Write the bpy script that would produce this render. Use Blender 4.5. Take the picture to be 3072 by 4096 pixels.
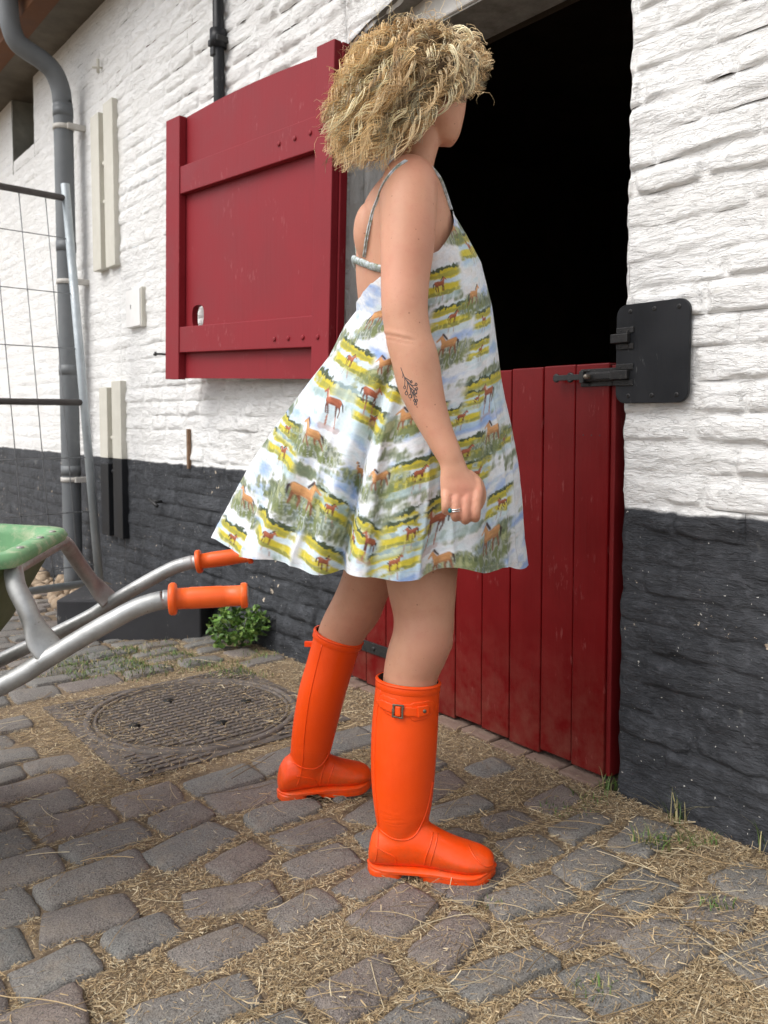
import bpy, bmesh, math, random
import numpy as np
from mathutils import Vector, Matrix
from mathutils.bvhtree import BVHTree

scene = bpy.context.scene
for o in list(bpy.data.objects): bpy.data.objects.remove(o)
COL = scene.collection
R = math.radians

# ------------------------------------------------------------------ camera, world, sun, exposure
cam_d = bpy.data.cameras.new('camera'); cam = bpy.data.objects.new('camera', cam_d); COL.objects.link(cam)
cam.location = (0, 0, 0.9); cam.rotation_euler = (R(90-3.43), 0, 0)
cam_d.sensor_fit = 'VERTICAL'; cam_d.sensor_height = 36; cam_d.lens = 29.29; cam_d.shift_y = -0.042
cam_d.clip_start = 0.05; cam_d.clip_end = 300
cam_d.dof.use_dof = True; cam_d.dof.focus_distance = 1.72; cam_d.dof.aperture_fstop = 7.5
scene.camera = cam

SUN_DIR = Vector((-0.80, -0.42, 1.15)).normalized()      # from the place towards the sun
sun_el = math.asin(SUN_DIR.z); sun_az = math.atan2(SUN_DIR.x, SUN_DIR.y)
world = bpy.data.worlds.new('World'); scene.world = world; world.use_nodes = True
nt = world.node_tree; nt.nodes.clear()
sky = nt.nodes.new('ShaderNodeTexSky'); sky.sky_type = 'NISHITA'; sky.sun_disc = False
sky.sun_elevation = sun_el; sky.sun_rotation = sun_az; sky.dust_density = 3.0; sky.air_density = 1.0
hs = nt.nodes.new('ShaderNodeHueSaturation'); hs.inputs['Saturation'].default_value = 0.28
bg = nt.nodes.new('ShaderNodeBackground'); bg.inputs['Strength'].default_value = 0.15
wo = nt.nodes.new('ShaderNodeOutputWorld')
nt.links.new(sky.outputs[0], hs.inputs['Color']); nt.links.new(hs.outputs[0], bg.inputs[0]); nt.links.new(bg.outputs[0], wo.inputs[0])
sun_d = bpy.data.lights.new('sun', 'SUN'); sun_d.energy = 0.95; sun_d.angle = R(40); sun_d.color = (1.0, 0.965, 0.92)
sun = bpy.data.objects.new('sun', sun_d); COL.objects.link(sun)
sun.rotation_euler = SUN_DIR.to_track_quat('Z', 'Y').to_euler(); sun.location = (-3, -3, 5)
scene.view_settings.view_transform = 'Standard'; scene.view_settings.look = 'None'
scene.view_settings.exposure = 0.72; scene.view_settings.gamma = 1
scene.render.engine = 'CYCLES'

rng = np.random.default_rng(7); random.seed(7)

# ------------------------------------------------------------------ helpers
def _hash(ix, iy, iz, seed):
    h = (ix*374761393 + iy*668265263 + iz*2147483647 + seed*1274126177) & 0xFFFFFFFF
    h = ((h ^ (h >> 13))*1274126177) & 0xFFFFFFFF
    h = ((h ^ (h >> 16))*2246822519) & 0xFFFFFFFF
    return ((h ^ (h >> 15)) & 0xFFFFFF)/float(0xFFFFFF)
def vn(x, y, z=0.0, seed=0):
    x, y, z = np.broadcast_arrays(np.asarray(x, float), np.asarray(y, float), np.asarray(z, float))
    fx, fy, fz = np.floor(x), np.floor(y), np.floor(z)
    ix, iy, iz = fx.astype(np.int64), fy.astype(np.int64), fz.astype(np.int64)
    tx, ty, tz = x-fx, y-fy, z-fz
    tx = tx*tx*(3-2*tx); ty = ty*ty*(3-2*ty); tz = tz*tz*(3-2*tz)
    r = 0
    for a in (0, 1):
        for b in (0, 1):
            for c in (0, 1):
                r = r + _hash(ix+a, iy+b, iz+c, seed)*(tx if a else 1-tx)*(ty if b else 1-ty)*(tz if c else 1-tz)
    return r*2-1
def fbm(x, y, z=0.0, seed=0, o=4):
    r = 0; a = 1; s = 0
    for k in range(o):
        r = r + a*vn(np.asarray(x)*2**k, np.asarray(y)*2**k, np.asarray(z)*2**k, seed+k*17); s += a; a *= .5
    return r/s
def sst(a, b, x):
    t = np.clip((x-a)/(b-a), 0, 1); return t*t*(3-2*t)

JX, JY = 0.56203, 1.99141                    # foot of the doorway's right jamb
D = np.array([-0.62651, 0.77941, 0.0])       # along the wall, to the left and away
N = np.array([-0.77941, -0.62651, 0.0])      # out of the wall, into the yard
def W(u, v, out=0.0):
    u, v, out = np.broadcast_arrays(np.asarray(u, float), np.asarray(v, float), np.asarray(out, float))
    return np.stack([JX+D[0]*u+N[0]*out, JY+D[1]*u+N[1]*out, v], -1)
def Wv(u, v, out=0.0): return Vector(W(u, v, out).tolist())
def uw(x, y): return (x-JX)*D[0]+(y-JY)*D[1], (x-JX)*N[0]+(y-JY)*N[1]
def gz(u):
    u = np.asarray(u, float); return -0.045*np.clip(u-1.7, 0, 4.5)

def link(o, parent=None):
    COL.objects.link(o)
    if parent is not None: o.parent = parent
    return o
def mesh(name, verts, faces, mat=None, parent=None, smooth=True, col=None, label=None, kind=None):
    me = bpy.data.meshes.new(name)
    v = np.asarray(verts, np.float32).reshape(-1, 3)
    if isinstance(faces, np.ndarray):
        k = faces.shape[1]; nf = len(faces)
        me.vertices.add(len(v)); me.vertices.foreach_set('co', v.ravel())
        me.loops.add(nf*k); me.loops.foreach_set('vertex_index', faces.astype(np.int32).ravel())
        me.polygons.add(nf); me.polygons.foreach_set('loop_start', np.arange(0, nf*k, k, dtype=np.int32))
        try: me.polygons.foreach_set('loop_total', np.full(nf, k, np.int32))
        except Exception: pass
        me.update(calc_edges=True); me.validate()
    else:
        me.from_pydata([tuple(map(float, p)) for p in v], [], faces); me.update()
    if smooth: me.polygons.foreach_set('use_smooth', np.ones(len(me.polygons), bool))
    if col is not None:
        a = me.color_attributes.new('Col', 'FLOAT_COLOR', 'POINT')
        c = np.ones((len(v), 4), np.float32); c[:, :3] = col; a.data.foreach_set('color', c.ravel())
    if mat: me.materials.append(mat)
    o = bpy.data.objects.new(name, me); link(o, parent)
    if label: o['label'] = label
    if kind: o['kind'] = kind
    return o
def tag(o, label, cat, group=None):
    o['label'] = label; o['category'] = cat
    if group: o['group'] = group
    return o
def empty(name, loc, label, cat, group=None, rz=0):
    o = bpy.data.objects.new(name, None); link(o); o.empty_display_size = .1
    o.location = loc; o.rotation_euler = (0, 0, rz); tag(o, label, cat, group)
    return o
# parts are built in world coordinates; this keeps them in place under an Empty
def adopt(o, parent):
    bpy.context.view_layer.update() if False else None
    o.parent = parent; o.matrix_parent_inverse = root_mw(parent).inverted(); return o
def root_mw(p):
    m = Matrix.LocRotScale(p.location, p.rotation_euler, p.scale)
    if p.parent: m = root_mw(p.parent) @ p.matrix_parent_inverse @ m
    return m
def part(name, verts, faces, mat, parent, **k):
    o = mesh(name, verts, faces, mat, None, **k); return adopt(o, parent)
def gridf(nu, nv, wrapu=False):
    i = np.arange(nu if wrapu else nu-1); j = np.arange(nv-1)
    I, J = np.meshgrid(i, j, indexing='ij'); I2 = (I+1) % nu
    return np.stack([I*nv+J, I2*nv+J, I2*nv+J+1, I*nv+J+1], -1).reshape(-1, 4)
def box_pts(frame, u0, u1, v0, v1, o0, o1, bev=0.0):
    """box with bevelled edges in a (u,v,out) frame -> verts, faces"""
    bm = bmesh.new(); bmesh.ops.create_cube(bm, size=1)
    for p in bm.verts: p.co = Vector(((u0+u1)/2+p.co.x*(u1-u0), (v0+v1)/2+p.co.y*(v1-v0), (o0+o1)/2+p.co.z*(o1-o0)))
    if bev > 0: bmesh.ops.bevel(bm, geom=list(bm.edges), offset=bev, segments=2, affect='EDGES', profile=.5)
    vs = [frame(*p.co) for p in bm.verts]; fs = [[q.index for q in f.verts] for f in bm.faces]
    bm.verts.ensure_lookup_table(); bm.free(); return vs, fs
def bx(name, frame, a, mat, parent, bev=.003, **k):
    vs, fs = box_pts(frame, *a, bev=bev)
    o = part(name, vs, fs, mat, parent, smooth=False, **k); return fixn(o)
def fixn(o):
    bm = bmesh.new(); bm.from_mesh(o.data); bmesh.ops.recalc_face_normals(bm, faces=bm.faces); bm.to_mesh(o.data); bm.free(); return o
def WF(u, v, o): return tuple(W(u, v, o))
def tube(path, rad, n=12, cap=True, flat=None):
    """swept tube; rad scalar or list; flat = list of (ra, rb) with rb along side vector"""
    P = [Vector(p) for p in path]; m = len(P)
    rs = [rad]*m if np.isscalar(rad) else list(rad)
    vs = []; up = None
    for i, p in enumerate(P):
        t = P[min(i+1, m-1)]-P[max(i-1, 0)]
        if t.length < 1e-6: t = P[-1]-P[0]
        t = t.normalized()
        if up is None:
            up = Vector((0, 0, 1)) if abs(t.z) < .9 else Vector((1, 0, 0))
        s = t.cross(up).normalized(); up = s.cross(t).normalized()
        ra, rb = (rs[i], rs[i]) if np.isscalar(rs[i]) else rs[i]
        for k in range(n):
            a = 2*math.pi*k/n; vs.append(p+s*math.cos(a)*ra+up*math.sin(a)*rb)
    fs = [[i*n+k, i*n+(k+1) % n, (i+1)*n+(k+1) % n, (i+1)*n+k] for i in range(m-1) for k in range(n)]
    if cap: fs += [list(range(n))[::-1], [(m-1)*n+k for k in range(n)]]
    return [tuple(v) for v in vs], fs
def merge(*vf):
    V = []; Fs = []
    for v, f in vf:
        b = len(V); V += list(v); Fs += [[i+b for i in q] for q in f]
    return V, Fs
def smooth_path(pts, n=6):
    P = [np.array(p, float) for p in pts]; out = []
    for i in range(len(P)-1):
        a, b, c, d = P[max(i-1, 0)], P[i], P[i+1], P[min(i+2, len(P)-1)]
        for k in range(n):
            t = k/n; out.append(.5*((2*b)+(-a+c)*t+(2*a-5*b+4*c-d)*t*t+(-a+3*b-3*c+d)*t**3))
    out.append(P[-1]); return out
def copies(proto, mats, parent, name=None):
    for m in mats:
        o = proto.copy(); COL.objects.link(o); o.parent = parent
        o.matrix_parent_inverse = root_mw(parent).inverted(); o.matrix_basis = m

# ------------------------------------------------------------------ materials
class MT:
    def __init__(s, name):
        s.m = bpy.data.materials.new(name); s.m.use_nodes = True; s.t = s.m.node_tree
        s.b = s.t.nodes['Principled BSDF']; s.tc = s.n('ShaderNodeTexCoord'); s.geo = s.n('ShaderNodeNewGeometry')
    def n(s, t, **k):
        x = s.t.nodes.new(t)
        for a, b in k.items(): setattr(x, a, b)
        return x
    def l(s, a, b): s.t.links.new(a, b)
    def pos(s): return s.geo.outputs['Position']
    def mapping(s, scale, vec=None, rot=(0, 0, 0)):
        m = s.n('ShaderNodeMapping'); m.inputs['Scale'].default_value = scale; m.inputs['Rotation'].default_value = rot
        s.l(vec or s.tc.outputs['Object'], m.inputs['Vector']); return m.outputs[0]
    def noise(s, scale, detail=5, rough=.55, vec=None, dist=0):
        x = s.n('ShaderNodeTexNoise'); x.inputs['Scale'].default_value = scale; x.inputs['Detail'].default_value = detail
        x.inputs['Roughness'].default_value = rough; x.inputs['Distortion'].default_value = dist
        s.l(vec or s.tc.outputs['Object'], x.inputs['Vector']); return x.outputs['Fac']
    def vor(s, scale, vec=None, out='Distance'):
        x = s.n('ShaderNodeTexVoronoi'); x.inputs['Scale'].default_value = scale
        s.l(vec or s.tc.outputs['Object'], x.inputs['Vector']); return x.outputs[out]
    def ramp(s, fac, stops, interp='LINEAR'):
        x = s.n('ShaderNodeValToRGB'); x.color_ramp.interpolation = interp; e = x.color_ramp.elements
        while len(e) < len(stops): e.new(.5)
        for el, (p, c) in zip(e, stops):
            el.position = p; el.color = (c, c, c, 1) if np.isscalar(c) else (*c, 1)
        s.l(fac, x.inputs[0]); return x.outputs[0]
    def mix(s, fac, a, b, mode='MIX'):
        x = s.n('ShaderNodeMix', data_type='RGBA', blend_type=mode)
        for sock, v in ((x.inputs[0], fac), (x.inputs[6], a), (x.inputs[7], b)):
            if isinstance(v, (int, float)): sock.default_value = v
            elif isinstance(v, tuple): sock.default_value = (*v, 1)
            else: s.l(v, sock)
        return x.outputs[2]
    def math(s, op, a, b=0.0, clamp=False):
        x = s.n('ShaderNodeMath', operation=op, use_clamp=clamp)
        for sock, v in ((x.inputs[0], a), (x.inputs[1], b)):
            if isinstance(v, (int, float)): sock.default_value = v
            else: s.l(v, sock)
        return x.outputs[0]
    def sep(s, v):
        x = s.n('ShaderNodeSeparateXYZ'); s.l(v, x.inputs[0]); return x.outputs
    def bump(s, h, dist=.002, strength=1.0, prev=None):
        x = s.n('ShaderNodeBump'); x.inputs['Distance'].default_value = dist; x.inputs['Strength'].default_value = strength
        s.l(h, x.inputs['Height'])
        if prev: s.l(prev, x.inputs['Normal'])
        return x.outputs[0]
    def set(s, col=None, rough=None, normal=None, metal=None, spec=None):
        for nm, v in (('Base Color', col), ('Roughness', rough), ('Normal', normal), ('Metallic', metal), ('Specular IOR Level', spec)):
            if v is None: continue
            if isinstance(v, (int, float)): s.b.inputs[nm].default_value = v
            elif isinstance(v, tuple): s.b.inputs[nm].default_value = (*v, 1)
            else: s.l(v, s.b.inputs[nm])
        return s.m

def m_wall():
    s = MT('limewash_and_tar'); p = s.pos(); z = s.sep(p)[2]
    vt = s.n('ShaderNodeVectorRotate', rotation_type='Z_AXIS'); vt.inputs['Angle'].default_value = -math.atan2(D[1], D[0]); s.l(p, vt.inputs['Vector'])
    r = vt.outputs[0]
    n1 = s.noise(3, 6, .6, r); n2 = s.noise(55, 6, .65, s.mapping((.45, 1, 1.3), r)); n3 = s.noise(260, 4, .7, s.mapping((.3, 1, 1.2), r))
    white = s.mix(s.ramp(n1, [(.35, 0), (.7, 1)]), (.80, .795, .775), (.86, .86, .85))
    white = s.mix(s.ramp(n2, [(.30, 1), (.42, 0)]), white, (.70, .69, .66))
    pits = s.ramp(s.noise(150, 3, .6, r), [(.25, 1), (.30, 0)])
    white = s.mix(pits, white, (.42, .40, .35))
    # dirt higher up on the wall and a few stains
    stain = s.ramp(s.noise(2.2, 5, .6, s.mapping((1, 1, .35), r)), [(.62, 0), (.8, .35)])
    white = s.mix(stain, white, (.52, .49, .42))
    dark = s.mix(s.ramp(s.noise(9, 6, .65, r), [(.3, 0), (.75, 1)]), (.018, .020, .024), (.060, .064, .072))
    dark = s.mix(s.ramp(n3, [(.55, 0), (.72, .5)]), dark, (.10, .105, .115))
    dark = s.mix(s.ramp(s.noise(26, 6, .75, r), [(.52, 0), (.66, .55)]), dark, (.095, .10, .112))
    dark = s.mix(s.ramp(s.noise(5.5, 4, .7, r), [(.66, 0), (.72, .5)]), dark, (.20, .20, .19))
    chips = s.ramp(s.math('MULTIPLY', s.noise(38, 4, .6, r), s.ramp(s.noise(4.5, 2, .5, r), [(.4, .7), (.6, 1.08)])), [(.705, 0), (.72, 1)])
    dark = s.mix(chips, dark, (.62, .52, .40))
    specks = s.ramp(s.noise(120, 2, .5, r), [(.735, 0), (.75, 1)])
    dark = s.mix(specks, dark, (.55, .54, .5))
    edge = s.math('ADD', z, s.math('MULTIPLY', s.math('SUBTRACT', s.noise(14, 4, .6, r), .5), .022))
    k = s.ramp(s.math('SUBTRACT', edge, .19), [(.498, 0), (.503, 1)])
    c = s.mix(k, dark, white)
    h = s.math('ADD', s.math('MULTIPLY', n2, 1.0), s.math('MULTIPLY', n3, .45))
    h = s.math('ADD', h, s.math('MULTIPLY', s.ramp(s.noise(34, 5, .65, s.mapping((.35, 1, 1.6), r), 1.2), [(.44, 0), (.50, 1)]), .30))
    nb = s.bump(h, .0075, .9)
    rough = s.ramp(k, [(0, .62), (1, .85)])
    return s.set(c, rough, nb, spec=.35)
def m_paint(name, c1, c2, rough=.45, dirt=(.25, .22, .2), grain=(60, 60, 4), scratch=.5, wear=.0, bumpd=.0012):
    s = MT(name); p = s.pos()
    n = s.noise(5, 5, .6, p); g = s.noise(1, 5, .6, s.mapping(grain, p))
    c = s.mix(s.ramp(n, [(.3, 0), (.7, 1)]), c1, c2)
    dk = s.ramp(g, [(.62, 0), (.8, .35)]); c = s.mix(dk, c, tuple(.55*x for x in c1))
    sc = s.ramp(s.math('MULTIPLY', s.noise(1, 3, .7, s.mapping((90, 90, 22), p, (.2, .3, 0))), s.ramp(s.noise(6, 3, .6, p), [(.45, .6), (.62, 1)])), [(.57, 0), (.67, scratch)])
    c = s.mix(sc, c, dirt)
    if wear: 
        zz = s.sep(p)[2]
        mud = s.math('MULTIPLY', s.ramp(zz, [(0, 1), (.35, 0)]), s.ramp(s.noise(20, 5, .7, p), [(.35, 0), (.7, 1)]))
        c = s.mix(s.math('MULTIPLY', mud, wear), c, (.20, .13, .09))
    return s.set(c, s.ramp(n, [(.3, rough-.07), (.7, rough+.12)]), s.bump(g, bumpd, .6), spec=.25)
def m_metal(name, c1, c2, rough=.45, metal=.85, sc=25, spots=(.25, .2, .16)):
    s = MT(name); p = s.pos()
    c = s.mix(s.ramp(s.noise(sc, 6, .65, p), [(.3, 0), (.7, 1)]), c1, c2)
    sp = s.ramp(s.noise(sc*3.2, 4, .7, p), [(.64, 0), (.70, .8)])
    c = s.mix(sp, c, spots)
    return s.set(c, s.ramp(s.noise(sc*1.7, 4, .6, p), [(.3, rough-.1), (.7, rough+.18)]), s.bump(s.noise(sc*5, 4, .6, p), .0006, .6), metal=metal)
def m_plain(name, c1, c2, rough=.6, sc=20, bd=.001, spec=.4, bs=120):
    s = MT(name); p = s.pos()
    return s.set(s.mix(s.ramp(s.noise(sc, 5, .6, p), [(.3, 0), (.7, 1)]), c1, c2), rough, s.bump(s.noise(bs, 5, .6, p), bd, .7), spec=spec)
M_WALL = m_wall()
M_REVEAL = m_plain('old_limewash', (.62, .61, .58), (.80, .79, .76), .9, 9, .006, bs=40)
M_SOFF = m_plain('shade_grey_soffit', (.20, .19, .17), (.36, .34, .31), .9, 22, .003)  # grey carries the shade of the downward faces in its colour
M_BEAM = m_plain('white_painted_beam', (.58, .56, .52), (.72, .70, .67), .8, 14, .002)
M_CREAM = m_plain('cream_painted_steel', (.56, .54, .47), (.62, .60, .53), .6, 12, .001)
M_BLACK = m_paint('black_paint', (.013, .014, .016), (.022, .023, .026), .42, (.22, .22, .22), scratch=.35)
M_BLACKM = m_metal('worn_black_iron', (.015, .015, .016), (.035, .034, .033), .42, .3, 60, (.22, .20, .17))
M_SHUT = m_paint('crimson_paint', (.215, .014, .020), (.255, .020, .028), .5, (.50, .22, .22), scratch=.22)
M_DOOR = m_paint('deep_red_paint', (.120, .0016, .0026), (.165, .0026, .0040), .33, (.36, .13, .12), grain=(75, 75, 6), scratch=.28, wear=.32)
M_DOORE = m_paint('deep_red_edge', (.12, .006, .008), (.17, .010, .010), .45, (.3, .15, .12), scratch=.4)
M_INT = m_plain('shade_dark_interior', (.06, .044, .032), (.10, .072, .050), .95, 3)  # dark colour stands in for the unlit depth of the room
M_TIMB = m_paint('brown_timber', (.11, .045, .02), (.17, .075, .035), .7, (.2, .12, .08), grain=(8, 8, 90))
M_EAVE = m_plain('eaves_boards', (.10, .085, .065), (.16, .14, .11), .9, 8)
M_PVC = m_plain('grey_pvc', (.115, .125, .135), (.165, .175, .18), .5, 4, .0004)
M_CLIP = m_plain('pale_clip', (.45, .43, .39), (.55, .53, .5), .6)
M_GALV = m_metal('galvanised_tube', (.27, .275, .27), (.50, .50, .49), .46, .75, 14, (.13, .11, .09))
M_GALVD = m_metal('weathered_steel', (.30, .27, .25), (.42, .40, .38), .5, .6, 22, (.17, .10, .07))
M_FENCE = m_metal('zinc_fence_tube', (.35, .39, .41), (.48, .52, .54), .5, .5, 9, (.3, .3, .3))
M_WIRE = m_plain('fence_wire', (.20, .21, .22), (.28, .29, .30), .5)
M_BROWNR = m_plain('dark_rail', (.055, .045, .042), (.09, .08, .075), .5)
M_GRIP = m_plain('orange_grip_plastic', (.78, .10, .012), (.84, .125, .018), .38, 30, .0004)
def m_tray():
    s = MT('green_tray_plastic'); p = s.pos(); z = s.sep(p)[2]
    c = s.mix(s.ramp(s.noise(14, 5, .6, p), [(.3, 0), (.7, 1)]), (.13, .30, .14), (.20, .40, .20))
    c = s.mix(s.ramp(s.noise(33, 6, .7, p), [(.48, 0), (.66, .8)]), c, (.42, .47, .30))
    return s.set(c, .6, s.bump(s.noise(90, 4, .6, p), .001, .5))
M_TRAY = m_tray()
M_TRAYO = m_plain('olive_tray_outside', (.07, .10, .03), (.12, .16, .06), .6, 12)
M_IRON = m_plain('rusty_cast_iron', (.075, .062, .055), (.155, .132, .118), .72, 30, .002, bs=200)
def m_stone():
    s = MT('granite_sett'); p = s.pos(); oi = s.n('ShaderNodeObjectInfo')
    rnd = s.n('ShaderNodeAttribute'); rnd.attribute_name = 'Col'
    tint = s.ramp(rnd.outputs['Fac'], [(0, (.18, .185, .175)), (.3, (.235, .228, .21)), (.6, (.25, .225, .20)), (.8, (.195, .17, .155)), (1, (.27, .21, .18))])
    c = s.mix(s.ramp(s.noise(7, 5, .6, p), [(.3, 0), (.75, .75)]), tint, (.20, .175, .155))
    g = s.noise(330, 3, .7, p)
    c = s.mix(s.ramp(g, [(.40, .75), (.5, 0)]), c, (.05, .05, .05))
    c = s.mix(s.ramp(g, [(.60, 0), (.70, .75)]), c, (.36, .35, .33))
    c = s.mix(s.ramp(s.noise(16, 6, .7, p), [(.50, 0), (.70, .6)]), c, (.26, .22, .175))
    h = s.math('ADD', s.noise(28, 6, .7, p), s.math('MULTIPLY', g, .30))
    return s.set(c, .78, s.bump(h, .009, .95), spec=.4)
M_STONE = m_stone()
def m_soil():
    s = MT('dusty_soil'); p = s.pos()
    c = s.mix(s.ramp(s.noise(9, 6, .65, p), [(.3, 0), (.7, 1)]), (.115, .080, .052), (.25, .185, .12))
    c = s.mix(s.ramp(s.noise(150, 5, .7, p), [(.45, 0), (.7, .8)]), c, (.34, .26, .165))
    return s.set(c, .95, s.bump(s.noise(90, 6, .7, p), .006, 1))
M_SOIL = m_soil()
def m_attr(name, rough, bumpsc=None, bd=.0005, trans=0.0, mult=None, spec=.4):
    s = MT(name); a = s.n('ShaderNodeAttribute'); a.attribute_name = 'Col'; c = a.outputs['Color']
    nb = s.bump(s.noise(bumpsc, 4, .6, s.pos()), bd, .6) if bumpsc else None
    return s.set(c, rough, nb, spec=spec)
M_STRAW = m_attr('dry_straw', .75, spec=.3)
M_LEAF = m_attr('leaf', .5, spec=.4)
# ------------------------------------------------------------------ the yard floor
V = []; 
us = np.concatenate([[-30, -8, -3], np.arange(-1.5, 6.6, .1), [8, 14, 30]]); ws = np.concatenate([[-8, -3], np.arange(-.5, 3.6, .1), [6, 12, 30, 60]])
U, Wd = np.meshgrid(us, ws, indexing='ij')
P = W(U, 0, Wd); P[..., 2] = gz(U)-.011+.004*fbm(P[..., 0]*5, P[..., 1]*5, seed=3)
yard = mesh('ground', P.reshape(-1, 3), gridf(len(us), len(ws)), M_SOIL, kind='structure')
pave = bpy.data.objects.new('cobbled_pavement', None); link(pave); pave['kind'] = 'structure'; pave['label'] = 'uneven granite sett paving littered with straw'
# height raster of stone tops (for laying straw on it)
RX0, RY0, RC = -3.6, .9, .008; RNX, RNY = 600, 640
ras = np.full((RNX, RNY), -1.0)
MC = np.array(uw(-0.58, 2.52))              # manhole centre in wall coordinates
stones = []
rr = np.random.default_rng(21)
u = -1.35; row = 0
while u < 5.6:
    rw = rr.uniform(.108, .135); w = -.02 + rr.uniform(0, .12); wmax = 2.9 if u < 1.6 else 3.3
    while w < wmax:
        ln = rr.uniform(.14, .225)
        cu, cw = u+rw/2, w+ln/2
        loose = 1 if (cu < .55 and cw < 1.25) else 0
        du, dw = abs(cu-MC[0]), abs(cw-MC[1])
        inman = du < .36+rw*.45 and dw < .36+ln*.42
        in_door = cw < .05
        if not inman and not in_door and not (loose and rr.random() < .12):
            g = rr.uniform(.004, .0075) if not loose else rr.uniform(.008, .020)
            if cu > 1.3 and cw < .5: g = .02
            stones.append((cu, cw, rw-2*g, ln-2*g, rr.uniform(-.05, .05) if not loose else rr.uniform(-.35, .35), rr.random(), loose))
        w += ln
    u += rw; row += 1
cx, cy = 0.0, 0.0
def stone_geo(cu, cw, su, sw, rot, rnd, loose, seed):
    q = np.random.default_rng(seed); n = 8
    t = np.array([-1, -.88, -.6, -.22, .22, .6, .88, 1]); A, B = np.meshgrid(t, t, indexing='ij')
    cj = q.uniform(-.14, .14, (2, 2, 2)) if not loose else q.uniform(-.26, .26, (2, 2, 2))
    wa, wb = (A+1)/2, (B+1)/2
    def bil(k): return cj[0, 0, k]*(1-wa)*(1-wb)+cj[1, 0, k]*wa*(1-wb)+cj[0, 1, k]*(1-wa)*wb+cj[1, 1, k]*wa*wb
    # rounded outline
    rad = .80+.20/np.maximum(1, 1)*(1-(np.abs(A*B))**2)
    X = (A+bil(0)*.6)*su/2*(1-.06*(B**4)*(np.abs(A))) ; Y = (B+bil(1)*.6)*sw/2*(1-.06*(A**4)*np.abs(B))
    X = X+.007*fbm(A*1.7+seed, B*1.7, seed=5); Y = Y+.007*fbm(A*1.7, B*1.7+seed, seed=9)
    edge = np.maximum(np.abs(A), np.abs(B))
    H = .003-.0060*sst(.72, 1.03, edge)+.0045*fbm(A*1.5+seed*3, B*1.5, seed=11)+q.uniform(-.006, .003)+q.uniform(-.004, .004)*A+q.uniform(-.005, .005)*B
    c, s = math.cos(rot), math.sin(rot)
    Uu = cu+X*c-Y*s; Ww = cw+X*s+Y*c
    # skirt
    idx = [(i, 0) for i in range(n)]+[(n-1, j) for j in range(1, n)]+[(i, n-1) for i in range(n-2, -1, -1)]+[(0, j) for j in range(n-2, 0, -1)]
    su_ = np.array([Uu[i, j] for i, j in idx]); sw_ = np.array([Ww[i, j] for i, j in idx])
    top = np.stack([Uu.ravel(), Ww.ravel(), H.ravel()], 1)
    ring = np.stack([su_+(su_-cu)*.06, sw_+(sw_-cw)*.05, np.full(len(idx), -.035)], 1)
    f = gridf(n, n).tolist(); m = len(idx); ti = [i*n+j for i, j in idx]
    f += [[ti[k], n*n+k, n*n+(k+1) % m, ti[(k+1) % m]] for k in range(m)]
    Pt = np.vstack([top, ring]); Wp = W(Pt[:, 0], 0, Pt[:, 1]); Wp[:, 2] = Pt[:, 2]+gz(Pt[:, 0])
    return Wp, np.array(f), (Uu, Ww, H)
def in_view(cu, cw):
    p = W(cu, 0, cw); x, y = p[0], p[1]
    if y < .95: return None
    px = x/y*1800; return y if abs(px) < 900 else None
stones.sort(key=lambda s: (in_view(s[0], s[1]) is None, in_view(s[0], s[1]) or math.hypot(*W(s[0], 0, s[1])[:2])))
SV, SF, SC = [], [], []; off = 0
for k, s in enumerate(stones):
    Wp, f, (Uu, Ww, H) = stone_geo(*s, seed=k+1)
    # rasterise the top for straw
    G8 = Wp[:64].reshape(8, 8, 3); tt8 = np.linspace(0, 7, 43); i8 = np.minimum(tt8.astype(int), 6); f8 = (tt8-i8)
    G1 = G8[i8]*(1-f8)[:, None, None]+G8[i8+1]*f8[:, None, None]; G2 = G1[:, i8]*(1-f8)[None, :, None]+G1[:, i8+1]*f8[None, :, None]; G2 = G2.reshape(-1, 3)
    x = G2[:, 0]; y = G2[:, 1]; z = G2[:, 2]
    for a in range(0, 1):
        for b in range(0, 1):
            gx = ((x-RX0)/RC).astype(int); gy = ((y-RY0)/RC).astype(int)
            ok = (gx >= 0) & (gx < RNX) & (gy >= 0) & (gy < RNY); ras[gx[ok], gy[ok]] = z[ok]
    if k < 298:
        o = part('sett', Wp-Wp[:64].mean(0)*0, f, M_STONE, pave, col=np.full((len(Wp), 3), s[5]))
    else:
        SV.append(Wp); SF.append(f+off); SC.append(np.full((len(Wp), 3), s[5])); off += len(Wp)
o = part('setts', np.vstack(SV), np.vstack(SF), M_STONE, pave, col=np.vstack(SC), kind='stuff', label='small farther granite setts')
# rubble strip under the wall foot, behind the fence
q = np.random.default_rng(5)
V_, F_ = [], []; off = 0
for k in range(260):
    cu = q.uniform(2.6, 5.6); cw = q.uniform(.0, .35); r = q.uniform(.015, .05)
    bm = bmesh.new(); bmesh.ops.create_icosphere(bm, subdivisions=2, radius=r)
    c = W(cu, gz(cu)+r*.2, cw); sc = q.uniform(.6, 1.3, 3); sd = q.integers(999)
    pts = np.array([p.co[:] for p in bm.verts]); pts *= (1+.25*fbm(pts[:, 0]*60+sd, pts[:, 1]*60, pts[:, 2]*60, o=2))[:, None]; pts = pts*sc+c
    V_.append(pts); F_.append(np.array([[v.index for v in f.verts] for f in bm.faces])+off); off += len(pts); bm.free()
rub = mesh('rubble', np.vstack(V_), np.vstack(F_), m_plain('sandy_rubble', (.27, .19, .12), (.42, .33, .24), .95, 30, .004), kind='stuff')
rub['label'] = 'sandy brick rubble at the foot of the wall behind the fence'

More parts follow.
